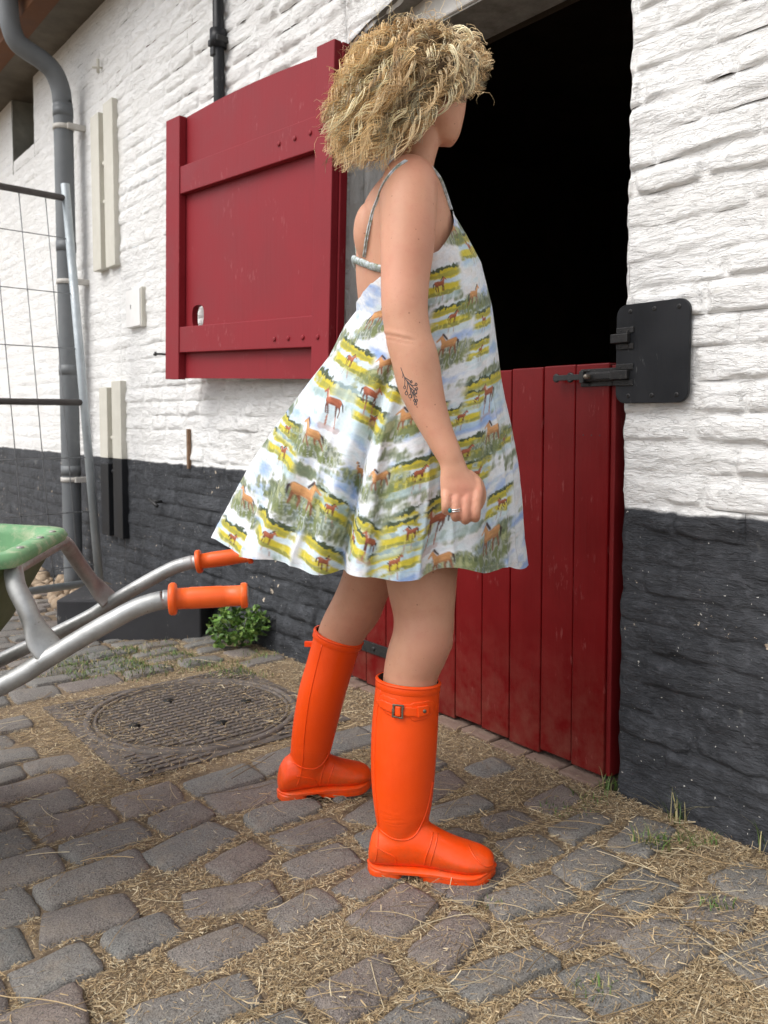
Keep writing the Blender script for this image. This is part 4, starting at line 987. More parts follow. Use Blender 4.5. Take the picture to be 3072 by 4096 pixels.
# elbow crease and knuckle dips pressed into the skin
for v in bm_.verts:
    x, y, z = v.co
    if z > 1.0 and z < 1.09 and y < 1.60:
        d_ = (z-(1.050-.25*(x-.02)+.9*(x-.035)**2))
        if x < .062: v.co += v.normal*(-.0013*math.exp(-(d_/.0018)**2)+.0010*math.exp(-((d_-.0060)/.004)**2)-.0008*math.exp(-((d_+.008)/.0020)**2))*float(1-sst(.040, .064, x))
bm_.to_mesh(body.data); bm_.free()
co = np.empty(len(body.data.vertices)*3, np.float32); body.data.vertices.foreach_get('co', co); co = co.reshape(-1, 3)
bl = np.zeros(len(co))
for c_, r_, k_ in (((.03, 1.575, 1.043), .030, 1.0), ((.06, 1.64, 1.37), .06, .45), ((.142, 1.50, .765), .03, .8), ((.145, 1.49, .735), .03, .6), ((.165, 1.76, 1.54), .03, .6), ((.04, 1.57, 1.15), .07, .35), ((.11, 1.62, .45), .05, .5), ((-.03, 1.88, .45), .06, .5), ((.10, 1.56, 1.24), .06, .3)): bl = np.maximum(bl, k_*np.exp(-((co-np.array(c_))**2).sum(1)/r_**2))
bl = np.clip(bl+.28*fbm(co[:, 0]*14, co[:, 1]*14, co[:, 2]*14, seed=300, o=3), 0, 1)
ca_ = body.data.color_attributes.new('Col', 'FLOAT_COLOR', 'POINT'); cc_ = np.ones((len(co), 4), np.float32); cc_[:, :3] = bl[:, None]; ca_.data.foreach_set('color', cc_.ravel())
BV = BVHTree.FromPolygons([v.co[:] for v in body.data.vertices], [p.vertices[:] for p in body.data.polygons])
M_EYE = m_plain('eye', (.75, .74, .72), (.8, .79, .77), .2); M_IRIS = m_plain('iris', (.05, .09, .12), (.08, .12, .14), .2); M_LIP = m_plain('lips', (.48, .16, .14), (.55, .20, .17), .4)
for s in (-1, 1):
    e_ = part('eye', *blob(hp(.0795, s*.031, 1.578), (.0115, .0115, .0095)), M_EYE, person); part('iris', *blob(hp(.0885, s*.031, 1.578), (.004, .004, .0042)), M_IRIS, e_)
part('lips', *merge(tube([hp(.086, -.020, 1.5135), hp(.0935, -.008, 1.5165), hp(.0955, 0, 1.516), hp(.0935, .008, 1.5165), hp(.086, .020, 1.5135)], [.0015, .0034, .003, .0034, .0015], 8), tube([hp(.086, -.018, 1.5120), hp(.0935, -.008, 1.509), hp(.0955, 0, 1.5085), hp(.0935, .008, 1.509), hp(.086, .018, 1.5120)], [.0015, .0036, .004, .0036, .0015], 8)), M_LIP, person)

def snap(pts, bv, y0=1.2, off=.0006, dirv=(0, 1, 0)):
    out = []
    for x, z in pts:
        h = bv.ray_cast(Vector((x, y0, z)), Vector(dirv))
        if h[0] is None: 
            out.append(None); continue
        out.append(h[0]+h[1]*off if h[1].y < 0 else h[0]-h[1]*off)
    return out
def snapped_tube(pts, bv, r, off, n=6, y0=1.2, sub=5, dirv=(0, 1, 0), flat=1.0):
    sp_ = smooth_path([(x, z, 0) for x, z in pts], sub); p = [q for q in snap([(a[0], a[1]) for a in sp_], bv, y0, off, dirv) if q is not None]
    return tube(p, r, n)
# sprig tattoo on the forearm
M_INK = m_plain('tattoo_ink', (.045, .05, .055), (.075, .075, .08), .6, 200)
tt = [((.0305, .9935), (.0335, .985), (.0372, .976), (.0425, .9665), (.0475, .957), (.052, .947), (.0555, .937), (.0572, .930)),
      ((.0335, .985), (.0345, .979), (.0340, .975)), ((.0372, .976), (.044, .971), (.049, .9665)), ((.0372, .976), (.038, .968), (.0375, .960)), ((.0400, .971), (.0465, .964), (.0520, .9605), (.0575, .9615)),
      ((.0425, .9665), (.0500, .960), (.0545, .955), (.0585, .9535)), ((.0425, .9665), (.0425, .957), (.0405, .950)), ((.0450, .962), (.0480, .952), (.0475, .944)), ((.0475, .957), (.054, .951), (.0565, .946), (.0600, .9465)),
      ((.052, .947), (.0560, .9425), (.0590, .940)), ((.050, .951), (.0510, .943), (.0500, .938))]
def circ(cx_, cz_, r_, e=1.3): return tuple((cx_+r_*math.cos(t), cz_+r_*e*math.sin(t)) for t in np.linspace(0, 2*math.pi, 9))
tt += [circ(.0408, .947, .0024), circ(.0474, .9415, .0026), circ(.0492, .9672, .0016), circ(.0578, .9625, .0018), circ(.0590, .9545, .0018), circ(.0376, .9575, .0019), circ(.0562, .9485, .0030), circ(.0572, .9280, .0020), circ(.0552, .9335, .0016), circ(.0590, .9340, .0016)]
part('tattoo', *merge(*[snapped_tube(p, BV, .00085, -.0002, 5, sub=3) for p in tt]), M_INK, person)
# ring on the ring finger
M_SILV = m_metal('silver', (.75, .75, .74), (.85, .85, .84), .2, 1.0, 60, (.6, .6, .6)); 
rg = part('finger_ring', *tube([(.1285+.0112*math.cos(t), 1.4965-.0000+.0112*math.sin(t), .738+.0015*math.cos(t)) for t in np.linspace(0, 2*math.pi, 25)], .0011, 8, cap=False), M_SILV, person)
part('finger_ring', *tube([(.1285+.0112*math.cos(t), 1.4965+.0112*math.sin(t), .7345+.0015*math.cos(t)) for t in np.linspace(0, 2*math.pi, 25)], .0009, 8, cap=False), M_SILV, person)
part('stone', *blob((.1185, 1.4885, .7360), (.0036, .0028, .0044)), m_plain('turquoise', (.01, .13, .16), (.02, .2, .22), .2), rg)

# ------------------------------------------------------------------ dress
drs = [(.0300, 1.345, .094, .146), (.0389, 1.3321, .0981, .146), (.0486, 1.3037, .1078, .147), (.0573, 1.2752, .1166, .146), (.0724, 1.2229, .1308, .143), (.0803, 1.1656, .1385, .139), (.0867, 1.1321, .1400, .139), (.0741, 1.0948, .1575, .148), (.0621, 1.0318, .1775, .156), (.045, .9832, .1995, .166), (.0338, .9441, .2166, .176), (.0187, .8903, .2411, .191), (-.0015, .8102, .2723, .211), (-.0164, .7317, .2930, .232), (-.036, .6453, .3160, .250), (-.038, .5887, .3250, .258), (-.04, .55, .340, .268)]
DR = np.array(drs)[::-1]
TA = np.array([0, 14, 21, 28, 40, 55, 75, 100, 124, 150, 180.]); TZ = np.array([1.296, 1.303, 1.322, 1.316, 1.290, 1.262, 1.225, 1.200, 1.178, 1.147, 1.135])
HZ_A = np.array([-180, -150, -120, -90, -60, -30, 0, 40, 90, 140, 180.]); HZ = np.array([.672, .648, .624, .615, .611, .603, .590, .60, .605, .63, .672])
near_s = np.linspace(-200, 20, 460); far_s = np.linspace(20, 160, 120)[1:-1]
TH = np.concatenate([near_s, far_s]); nth = len(TH); nt = 390
thd = ((TH+180) % 360)-180
zt = np.interp(np.abs(thd), TA, TZ); zh = np.interp(thd, HZ_A, HZ)
tpar = np.linspace(0, 1, nt)
Th = np.radians(thd)[:, None]*np.ones((1, nt)); Z = zt[:, None]+(zh-zt)[:, None]*tpar[None]
def dring(z, th):
    xc = np.interp(z, DR[:, 1], DR[:, 0]); a = np.interp(z, DR[:, 1], DR[:, 2]); b = np.interp(z, DR[:, 1], DR[:, 3])
    k = sst(1.15, .62, z)                                   # how loose the cloth hangs
    f = .5*np.cos(5*th+.6)+.55*np.cos(9*th+1.1+.8*np.sin(th))+.35*np.cos(14*th+.3)
    ri = k**1.3*.0165*f
    # deep pleat by the side seam, and tension folds running to the back hem
    d1 = (th-R(-101)-.10*(1.0-z)); ri = ri-k*.042*np.exp(-(d1/.045)**2)+k*.026*np.exp(-((d1-.12)/.060)**2)+k*.016*np.exp(-((d1+.13)/.075)**2)
    d2 = (th-R(-128)); ri = ri+k*.010*np.exp(-(d2/.06)**2)-k*.008*np.exp(-((d2-.13)/.07)**2)
    for a0_, w_, h_ in ((-160, .030, .010), (-143, .035, .012), (-118, .03, .009), (-92, .028, .007), (-74, .03, .008), (-60, .035, .006), (-30, .03, .007), (-14, .03, .005)): ri = ri+k**1.2*h_*np.exp(-np.abs((th-R(a0_)-.05*np.sin(z*9+a0_))/w_)**1.3)
    d3 = (th-R(-48)); ri = ri+sst(1.26, .8, z)*.006*np.exp(-(d3/.07)**2)
    ri = ri+.0016*fbm(np.cos(th)*9+z*3, z*16, np.sin(th)*9, seed=101, o=3)*(.5+k)+.0028*k*fbm(np.cos(th)*14, z*5, np.sin(th)*14, seed=105, o=2)
    # gathers under the bust band at the back
    c, s = np.cos(th), np.sin(th)
    return xc+(a+ri)*c, 1.772+(b+ri)*s
X, Y = dring(Z, Th)
Z2 = Z+(.004*np.sin(Th*6+1)+.006*np.sin(Th*11+.4)-.005*np.exp(-((Th+1.75)/.22)**2))*sst(.80, .6, Z)
VD = np.stack([X, Y, Z2], -1)
for a_, b_ in zip(*np.where(Z2 > .93)):          # keep the cloth outside the body
    pv = Vector(VD[a_, b_].tolist()); h = TBV.find_nearest(pv, .06)
    if h[0] is not None:
        nn = h[1] if h[1].dot(h[0]-Vector((.05, 1.765, h[0].z))) > 0 else -h[1]; dd = (pv-h[0]).dot(nn)
        if dd < .006: pv = pv+nn*(.006-dd)*float(sst(.93, 1.02, pv.z)); VD[a_, b_] = pv[:]
Pn = VD.reshape(-1, 3)
# --- the printed cloth, painted point by point: sky, meadows, hedges, grass, water and grazing horses
e1 = np.gradient(VD, axis=0); e2 = np.gradient(VD, axis=1); e1[..., 2] = 0
Tn = e1/(np.linalg.norm(e1, axis=-1, keepdims=True)+1e-9); Tn = Tn.reshape(-1, 3)
arcl = np.cumsum(np.linalg.norm(np.diff(VD, axis=0, prepend=VD[:1]), axis=-1), 0)
ia = int(np.argmin(np.abs(thd+95))); arcl = (arcl-arcl[ia:ia+1]).reshape(-1); zz = Pn[:, 2]
side = (arcl > 0)
def n2(sx, sz, seed, o=4): return fbm(arcl*sx, zz*sz, seed=seed, o=o)
# ground slope of the print differs in the two panels left and right of the seam
slope = np.where(side, .30, -.38)
fz = zz-slope*arcl
colr = np.tile(np.array([.80, .835, .88]), (len(Pn), 1))
def blend(mask, c):
    global colr
    m = np.clip(mask, 0, 1)[:, None]; colr = colr*(1-m)+np.asarray(c)*m
cl = fbm(arcl*16, fz*34, seed=120, o=5); cl2 = fbm(arcl*40, fz*70, seed=125, o=4)
blend(sst(.02, .42, cl)*.85, (.36, .50, .78)); blend(sst(.28, .6, cl+.2*cl2)*.6, (.20, .36, .74)); blend(sst(.05, .5, -cl)*.5, (.62, .61, .63)); blend(sst(.1, .5, cl2)*.35, (.78, .70, .62))
blend(sst(.15, .6, fbm(arcl*22, fz*60, seed=131, o=4))*.45, (.50, .68, .74))
# soft grassy bands everywhere
gb = fbm(arcl*11, fz*26, seed=140, o=4); gs = fbm(arcl*120, zz*45, seed=141, o=3)
blend(sst(.20, .42, gb+.25*gs)*.75, (.20, .24, .10)); blend(sst(.34, .5, gb+.35*gs)*.7, (.09, .13, .05)); blend(sst(.15, .3, gb)*sst(.2, .5, gs)*.5, (.42, .44, .28))
near_idx = np.where(np.repeat((thd > -185) & (thd < 3) | (thd > 175), nt))[0]
def anchor(x, z):
    d_ = (Pn[near_idx, 0]-x)**2+(Pn[near_idx, 2]-z)**2+np.where(Pn[near_idx, 1] > 1.80, 1, 0); return near_idx[np.argmin(d_)]
def local(i, rng_=.11):
    d_ = Pn-Pn[i]; t = Tn[i]*(1 if True else -1); a = d_ @ t; c = d_[:, 2]+0; ok = (np.abs(a) < rng_) & (np.abs(c) < rng_) & (np.abs(d_[:, 1]) < .12) & (np.abs(d_[:, 0]) < .13)
    idx = np.where(ok)[0]; return idx, arcl[idx]-arcl[i], c[idx]
def caps(px_, py_, ax_, ay_, bx_, by_, ra, rb):
    dx_, dy_ = bx_-ax_, by_-ay_; t = np.clip(((px_-ax_)*dx_+(py_-ay_)*dy_)/(dx_*dx_+dy_*dy_+1e-9), 0, 1)
    return np.hypot(px_-ax_-t*dx_, py_-ay_-t*dy_)-(ra+(rb-ra)*t)
def paint(idx, mask, c):
    m = np.clip(mask, 0, 1)[:, None]; colr[idx] = colr[idx]*(1-m)+np.asarray(c)*m
CH_ = (.34, .085, .03); CHD = (.12, .03, .015); TAN = (.52, .25, .085); TAND = (.24, .08, .03); MANE = (.035, .018, .018)
def horse(idx, x, y, kind, dirn, graze=0, size=1.0):
    x = x*dirn/size; y = y/size; aa = .03
    b, dk = (CH_, CHD) if kind != 'C' else (TAN, TAND)
    legs = [(-.34, -.02, -.46, -.36, -.40, -.66), (-.26, -.05, -.22, -.38, -.24, -.68), (.24, -.05, .34, -.34, .30, -.66), (.30, -.05, .22, -.36, .18, -.66)]
    if kind == 'C': legs = [(-.36, -.02, -.50, -.30, -.62, -.60), (-.26, -.05, -.20, -.36, -.30, -.66), (.24, -.05, .40, -.28, .38, -.60), (.28, -.05, .20, -.36, .12, -.64)]
    D_ = 9+0*x
    for a_, b_, c_, d_, e_, f_ in legs:
        D_ = np.minimum(D_, np.minimum(caps(x, y, a_, b_, c_, d_, .10, .045), caps(x, y, c_, d_, e_, f_, .046, .040)))
    paint(idx, sst(aa, -aa, D_), dk)
    paint(idx, sst(aa, -aa, np.minimum(caps(x, y, -.46, .13, -.60, .02, .04, .06), caps(x, y, -.60, .02, -.66, -.28, .06, .025))), MANE)
    B_ = np.minimum(np.minimum(caps(x, y, -.30, .04, .26, .0, .205, .19), caps(x, y, -.34, .08, -.30, -.04, .17, .16)), np.minimum(caps(x, y, .28, .05, .50, .40, .15, .085), caps(x, y, .50, .44, .72, .26, .075, .05)))
    paint(idx, sst(aa, -aa, B_), b)
    hl = sst(.02, .18, y)*.5+.5*sst(.1, .6, vn(x*5+idx[0] % 97, y*6, seed=9)); paint(idx, sst(0, -.06, B_)*hl*.55, tuple(min(1, 1.75*k+.06) for k in b))
    paint(idx, sst(0, -.05, B_)*sst(-.02, -.17, y)*.6, dk)
    if kind == 'B': paint(idx, sst(.03, -.03, caps(x, y, .26, .22, .40, .40, .08, .04))*.8, (.72, .60, .52))
    else: paint(idx, sst(aa, -aa, caps(x, y, .16, .26, .44, .55, .045, .05)), MANE)
    paint(idx, sst(aa, -aa, caps(x, y, .47, .52, .49, .60, .03, .012)), dk)
def motif(i, kind, dirn, size, tilt, pas=0):
    idx, x, y = local(i); sl = tilt; y = y-sl*x; q = int(i) % 1000
    nz = 1.25*fbm(arcl[idx]*60, zz[idx]*90, seed=200, o=4); nh = vn(arcl[idx]*260, zz[idx]*90, seed=201)
    s = size
    if kind in 'AB':
        L = 2.1 if kind == 'A' else 2.5
        ex = sst(L*s+.006*1, L*s*.8, np.abs(x+.15*s*nz))
        paint(idx, ex*sst(.010, .0, np.abs(y+.1*s)-1.05*s)*.55, (.52, .70, .76))                 # water
        up = .62*s
        ex = ex*sst(-1.3, -.45, nz+.9*vn(arcl[idx]*30, zz[idx]*50, seed=7))
        paint(idx, ex*sst(.0035, 0, np.abs(y-up+.004*nz)-.26*s), (.60, .50, .025)); paint(idx, ex*sst(.1, .7, nh)*sst(.003, 0, np.abs(y-up)-.24*s)*.55, (.36, .36, .06)); paint(idx, ex*sst(.002, 0, np.abs(y-up+.08*s+.003*nz)-.10*s)*.7, (.30, .30, .05))
        paint(idx, ex*sst(.0022, 0, np.abs(y-up-.36*s+.006*nz*1)-.09*s*(1+nh)), (.05, .075, .03))
        if kind == 'A':
            lo = -.45*s
            paint(idx, ex*sst(.0035, 0, np.abs(y-lo+.003*nz)-.30*s), (.62, .52, .03)); paint(idx, ex*sst(.002, 0, np.abs(y-lo+.20*s+.004*nz)-.10*s)*.8, (.22, .25, .06))
            paint(idx, ex*sst(.3, .6, nh)*sst(.004, 0, np.abs(y-lo)-.3*s)*.6, (.72, .66, .15))
        if pas == 0: return
        colr[idx] = colr_keep[idx]
        horse(idx, x, y, kind, dirn, size=s*(1.0 if kind == 'B' else .82))
        # reflection
        xr = x*dirn; R_ = np.minimum(caps(xr, y, -.25*s, -.75*s, -.3*s, -1.25*s, .03*s, .03*s), caps(xr, y, .2*s, -.75*s, .28*s, -1.3*s, .03*s, .03*s))
        if kind == 'B': paint(idx, sst(.0012, -.0005, R_+.0006*nz), (.42, .16, .10)); paint(idx, sst(.004, 0, caps(xr, y, -.4*s, -1.35*s, .5*s, -1.45*s, .07*s, .08*s)+.006*nz)*.5, (.45, .25, .22))
        else: paint(idx, sst(.0012, -.0005, R_+.0006*nz+(0.0))*sst(-.72*s, -.85*s, y)*.7, (.40, .22, .18))
    else:
        g = sst(.012, 0, np.hypot(x/(1.6*s), (y+.62*s)/(.62*s))*.03-.026+.012*nz)
        paint(idx, g*.9*(.6+.4*sst(-.3, .3, nh)), (.17, .21, .07)); paint(idx, g*sst(.1, .6, nh)*.7, (.46, .48, .26)); paint(idx, g*sst(.2, .6, -nh)*.7, (.06, .09, .03))
        if pas == 0: return
        colr[idx] = colr_keep[idx]
        horse(idx, x, y, 'C', dirn, size=s)
        g2 = sst(.012, 0, np.hypot(x/(1.3*s), (y+.85*s)/(.32*s))*.03-.026+.012*nz); paint(idx, g2*sst(-.2, .4, nh)*.9, (.15, .19, .06))
sc_ = .00044
A_ = [(-.02, .90, 1, 54), (.235, .735, -1, 56), (-.10, .735, 1, 54), (.02, .64, 1, 58), (.245, .86, 1, 36), (.08, .90, 1, 50), (.15, .905, 1, 50), (-.30, .665, 1, 50), (.135, 1.10, 1, 56), (.20, 1.10, -1, 44), (-.0661, 1.0182, 1, 62), (-.2018, .8384, 1, 58), (-.192, .8822, 1, 40), (-.2184, .6792, 1, 62), (-.0574, .6811, -1, 56), (-.1112, .6367, 1, 66), (.0669, .8002, 1, 64), (.1583, .8384, 1, 58), (.1795, .7964, 1, 56), (.0519, .6927, -1, 62), (.1911, 1.0389, 1, 42), (.1842, .9409, 1, 34), (.1074, 1.1622, 1, 60), (.17, 1.245, -1, 60)]
B__ = [(-.1005, .9334, -1, 88), (-.0245, .9485, 1, 80), (.2107, .9561, -1, 80), (.0997, .712, -1, 94), (-.0248, .6773, -1, 62)]
C__ = [(-.1426, .8727, -1, 92), (-.1508, .76, 1, 122), (-.2752, .7427, -1, 74), (.1249, 1.0464, -1, 92), (.217, .8784, -1, 92), (.0476, .9068, -1, 84), (.211, .6734, -1, 122), (.1077, .6367, -1, 90), (-.0112, 1.1044, 1, 84), (-.0094, .7926, -1, 78), (-.0437, .8002, -1, 60), (.179, 1.1473, 1, 72), (.0058, 1.0088, -1, 74), (.135, 1.275, 1, 60)]
for L, kd in ((B__, 'B'), (A_, 'A'), (C__, 'C')):
    for x_, z_, d_, s_ in L: motif(anchor(x_, z_), kd, d_, s_*sc_*1.0, .27 if x_ > -.012 else -.42)
for L, kd in ((A_, 'A'), (B__, 'B'), (C__, 'C')):
    for x_, z_, d_, s_ in L: colr_keep = colr.copy(); motif(anchor(x_, z_), kd, d_, s_*sc_*.98, .27 if x_ > -.012 else -.42, 1)
qf = np.random.default_rng(77); far_idx = np.where(np.repeat((thd > 15) & (thd < 170), nt))[0]
for k in range(30):
    i_ = int(far_idx[qf.integers(len(far_idx))]); motif(i_, 'ABC'[k % 3], 1 if k % 2 else -1, .034, .2); colr_keep = colr.copy(); motif(i_, 'ABC'[k % 3], 1 if k % 2 else -1, .034, .2, 1)
# fabric seam line down the side and hem stitching
blend(sst(.0012, .0004, np.abs(arcl+.002))*.35, (.30, .32, .34))
hd_ = Pn[:, 2]-(np.repeat(zh, nt)+.008); blend(sst(.0009, .0003, np.abs(hd_))*.35, (.45, .45, .42))
colr = colr*.96+.025
br = fbm(arcl*150, fz*330, seed=400, o=3); br2 = fbm(arcl*420, fz*420, seed=404, o=2)
colr = np.clip(colr*(1+.09*br+.06*br2)[:, None]+(.02*br2)[:, None]*np.array([1, .6, .2]), .01, .95)
s = MT('printed_cotton'); a = s.n('ShaderNodeAttribute'); a.attribute_name = 'Col'; s.b.inputs['Sheen Weight'].default_value = .15
wv = s.noise(60, 5, .6, s.pos()); s.set(a.outputs['Color'], .75, s.bump(wv, .0022, .7), spec=.25)
tr_ = s.n('ShaderNodeBsdfTranslucent'); mx = s.n('ShaderNodeMixShader'); mx.inputs[0].default_value = .12
s.l(a.outputs['Color'], tr_.inputs['Color']); s.l(s.b.outputs[0], mx.inputs[1]); s.l(tr_.outputs[0], mx.inputs[2]); s.l(mx.outputs[0], s.t.nodes['Material Output'].inputs[0])
M_PRINT = s.m
dress = part('dress', Pn, gridf(nth, nt, wrapu=True), M_PRINT, person, col=colr)
dress['label'] = 'flared white and blue sundress printed with brown horses in yellow and green meadows'
# shoulder straps and the elasticated back band
M_STRAP = m_plain('strap_cloth', (.16, .20, .09), (.66, .72, .80), .8, 110)
def body_path(pts, off=.0015):
    out = []
    for p in smooth_path(pts, 6):
        h = BV.find_nearest(Vector(p)); nn = h[1]; v = Vector(p)-h[0]
        if v.dot(nn) < 0 or True: out.append(h[0]+(nn if nn.dot(Vector(p)-Vector((.045, 1.765, p[2]))) > 0 else -nn)*off)
    return out
for dy in (0, 1):
    fy = (lambda y: y) if dy == 0 else (lambda y: 3.53-y)
    pts = [(-.045, fy(1.715), 1.228), (-.045, fy(1.705), 1.26), (-.030, fy(1.695), 1.30), (-.005, fy(1.69), 1.345), (.025, fy(1.685), 1.385), (.055, fy(1.69), 1.405), (.085, fy(1.695), 1.39), (.112, fy(1.70), 1.355), (.128, fy(1.70), 1.322)]
    if dy == 0: bp = [q for q in snap([(a[0], a[1]) for a in smooth_path([(x, z, 0) for x, z in ((-.040, 1.222), (-.034, 1.26), (-.024, 1.30), (-.006, 1.338), (.018, 1.370), (.040, 1.388))], 6)], BV, 1.2, .0022) if q is not None]+body_path([(.055, 1.70, 1.402), (.085, 1.705, 1.39), (.108, 1.71, 1.36), (.130, 1.715, 1.322)], .0022)
    else: bp = body_path(pts, .0022)
    part('shoulder_strap', *tube(bp, .0017, 8), M_STRAP, dress)
    part('shoulder_strap', *tube([p+Vector((.0036, 0, -.001)) for p in bp], .0015, 8), M_STRAP, dress)
bb = body_path([(.06, 1.62, 1.185), (.02, 1.632, 1.188), (-.01, 1.655, 1.196), (-.035, 1.69, 1.214), (-.052, 1.73, 1.226), (-.058, 1.765, 1.23), (-.052, 1.80, 1.226), (-.035, 1.84, 1.214), (-.01, 1.875, 1.196), (.02, 1.898, 1.188)], .004)
rads = [(.0035+.0008*math.sin(i*2.1), .0085+.0012*math.sin(i*2.9)) for i in range(len(bb))]
bbs = smooth_path([tuple(p) for p in bb], 3); part('back_band', *tube(bbs, [(.0042+.0011*(i % 2), .0085+.0009*math.sin(i*2.6)) for i in range(len(bbs))], 10), M_STRAP, dress)

# ------------------------------------------------------------------ rubber boots
s = MT('orange_rubber'); p = s.pos()
c = s.mix(s.ramp(s.noise(6, 4, .6, p), [(.3, 0), (.7, 1)]), (.86, .066, .001), (.92, .080, .0015))
z = s.sep(p)[2]; mud = s.math('MULTIPLY', s.ramp(z, [(0, 1), (.13, 0)]), s.ramp(s.noise(24, 5, .7, p), [(.42, 0), (.70, .65)]))
c = s.mix(mud, c, (.30, .09, .03)); sc2 = s.ramp(s.noise(1, 3, .7, s.mapping((40, 40, 160), p)), [(.73, 0), (.80, .35)]); c = s.mix(sc2, c, (.45, .04, .01))
ankle = s.math('MULTIPLY', s.ramp(s.math('ABSOLUTE', s.math('SUBTRACT', z, .115)), [(0, 1), (.055, 0)]), s.noise(1, 3, .5, s.mapping((14, 14, 75), p), 1.5))
M_RUB = s.set(c, s.ramp(s.noise(20, 5, .7, p), [(.3, .30), (.7, .52)]), s.bump(ankle, .0022, .7, s.bump(s.noise(70, 4, .6, p), .0008, .6)), spec=.45)
M_LIN = m_plain('boot_lining', (.02, .02, .022), (.05, .045, .045), .9)
M_BRASS = m_metal('old_brass', (.10, .085, .06), (.17, .14, .10), .45, .5, 80)
foot = [(.000, .016, .020, .050), (.006, .028, .018, .075), (.018, .034, .017, .092), (.040, .037, .017, .105), (.070, .037, .017, .118), (.100, .037, .018, .114), (.125, .038, .017, .098), (.150, .042, .016, .083), (.175, .046, .015, .072), (.200, .047, .015, .064), (.222, .042, .016, .058), (.238, .033, .018, .051), (.247, .020, .022, .042)]
def make_boot(heel, ang, L, shaft, label, strap_side):
    bt = part('rubber_boot', [(0, 0, 0)], [], None, person) if False else None
    f = L/.247; ca, sa = math.cos(ang), math.sin(ang)
    def BF(x, y, z): return (heel[0]+(x*ca-y*sa), heel[1]+(x*sa+y*ca), z+heel[2])
    rows = []
    for (x, w, zb, zt_) in foot:
        cz, hz = (zb+zt_)/2, (zt_-zb)/2; ring = []
        for k in range(24):
            t = 2*math.pi*k/24; cy, sz = math.cos(t), math.sin(t)
            e = .75; yy = w*math.copysign(abs(cy)**e, cy)*(1-.22*max(0, sz)); zz_ = cz+hz*math.copysign(abs(sz)**(.8 if sz < 0 else 1), sz)
            ring.append(BF(x*f, yy, zz_))
        rows.append(ring)
    sh = interp_rows(shaft, 40)
    top = sh[0].copy(); ext = top.copy(); ext[:3] += (sh[0][:3]-sh[3][:3])/np.linalg.norm(sh[0][:3]-sh[3][:3])*.02
    rings = [ering(ext[:3], ext[3], ext[3]*.97, 32)]+[ering(p_[:3], p_[3], p_[3]*(.96-.10*i/len(sh)), 32) for i, p_ in enumerate(sh)]
    up_ = remeshed('rubber_boot', [loft(rows), loft(rings)], .0034, 10, M_RUB, person)
    up_['label'] = label
    bm = bmesh.new(); bm.from_mesh(up_.data)
    nrm = Vector((sh[0][:3]-sh[4][:3])).normalized(); cpt = Vector(sh[0][:3])
    bmesh.ops.bisect_plane(bm, geom=list(bm.verts)+list(bm.edges)+list(bm.faces), plane_co=cpt, plane_no=nrm, clear_outer=True)
    bm.to_mesh(up_.data); bm.free()
    bv = BVHTree.FromPolygons([v.co[:] for v in up_.data.vertices], [p_.vertices[:] for p_ in up_.data.polygons])
    # top rim, inner lining
    axu = nrm; u1 = axu.cross(Vector((0, 1, 0))).normalized(); u2 = axu.cross(u1).normalized()
    a0 = sh[0][3]*.985; 
    def rim(off, ra): return [tuple(cpt+axu*off+u1*math.cos(t)*a0+u2*math.sin(t)*a0*.96) for t in np.linspace(0, 2*math.pi, 41)]
    part('rim', *tube(rim(-.002, 0), .0032, 8, cap=False), M_RUB, up_)
    n = 40; vs = []
    for off, sc in ((-.017, 1.018), (-.016, 1.030), (-.002, 1.030), (.0015, 1.005), (.0015, .955), (-.004, .945), (-.06, .93)):
        for t in np.linspace(0, 2*math.pi, n+1)[:-1]: vs.append(tuple(cpt+axu*off+u1*math.cos(t)*a0*sc+u2*math.sin(t)*a0*.96*sc))
    part('top_binding', vs[:5*n], gridf(5, n).tolist()+[[j*n+n-1, j*n, (j+1)*n, (j+1)*n+n-1] for j in range(4)], M_RUB, up_)
    part('lining', vs[4*n:], gridf(3, n).tolist()+[[j*n+n-1, j*n, (j+1)*n, (j+1)*n+n-1] for j in range(2)], M_LIN, up_)
    # sole: welt all round, heel block and forefoot slab
    def outline(x0, x1, grow, m=44):
        xs = np.array([q[0] for q in foot]); ws = np.array([q[1] for q in foot]); pts = []
        for k in range(m):
            t = 2*math.pi*k/m; xx = (x0+x1)/2+(x1-x0)/2*math.cos(t)*1.0; w = np.interp(xx, xs, ws)+grow
            lim = min(1, math.sqrt(max(0, 1-((xx-(x0+x1)/2)/((x1-x0)/2))**8)) if True else 1)
            pts.append((xx*f, w*lim*(1 if math.sin(t) > 0 else -1)*min(1, abs(math.sin(t))*6)))
        return pts
    def slab(x0, x1, grow, z0, z1, nm):
        o_ = outline(x0, x1, grow); n_ = len(o_); cx_ = (x0+x1)/2*f
        lv = ((z0, .985), (z0+.0015, 1.0), (z1-.0015, 1.0), (z1, .985)); vs = [BF(cx_+(a_-cx_)*sc, b_*sc, z_+.008*float(sst(.205, .25, a_/f))*(1 if nm != 'heel' else 0)) for z_, sc in lv for a_, b_ in o_]
        fs = [[j*n_+k, j*n_+(k+1) % n_, (j+1)*n_+(k+1) % n_, (j+1)*n_+k] for j in range(3) for k in range(n_)]+[list(range(n_)), [3*n_+k for k in range(n_)]]
        part(nm, vs, fs, M_RUB, up_)
    slab(-.004, .252, .0035, .0140, .0205, 'welt'); slab(-.003, .072, .001, .0005, .0150, 'heel'); slab(.098, .250, .001, .0005, .0150, 'sole')
    return up_, bv, BF
nsh = [(.049, 1.65, .3761, .0648), (.0443, 1.647, .3182, .0662), (.0405, 1.642, .2535, .0668), (.0380, 1.637, .1793, .0640), (.0375, 1.633, .1238, .0580), (.036, 1.630, .085, .050), (.034, 1.628, .055, .040)]
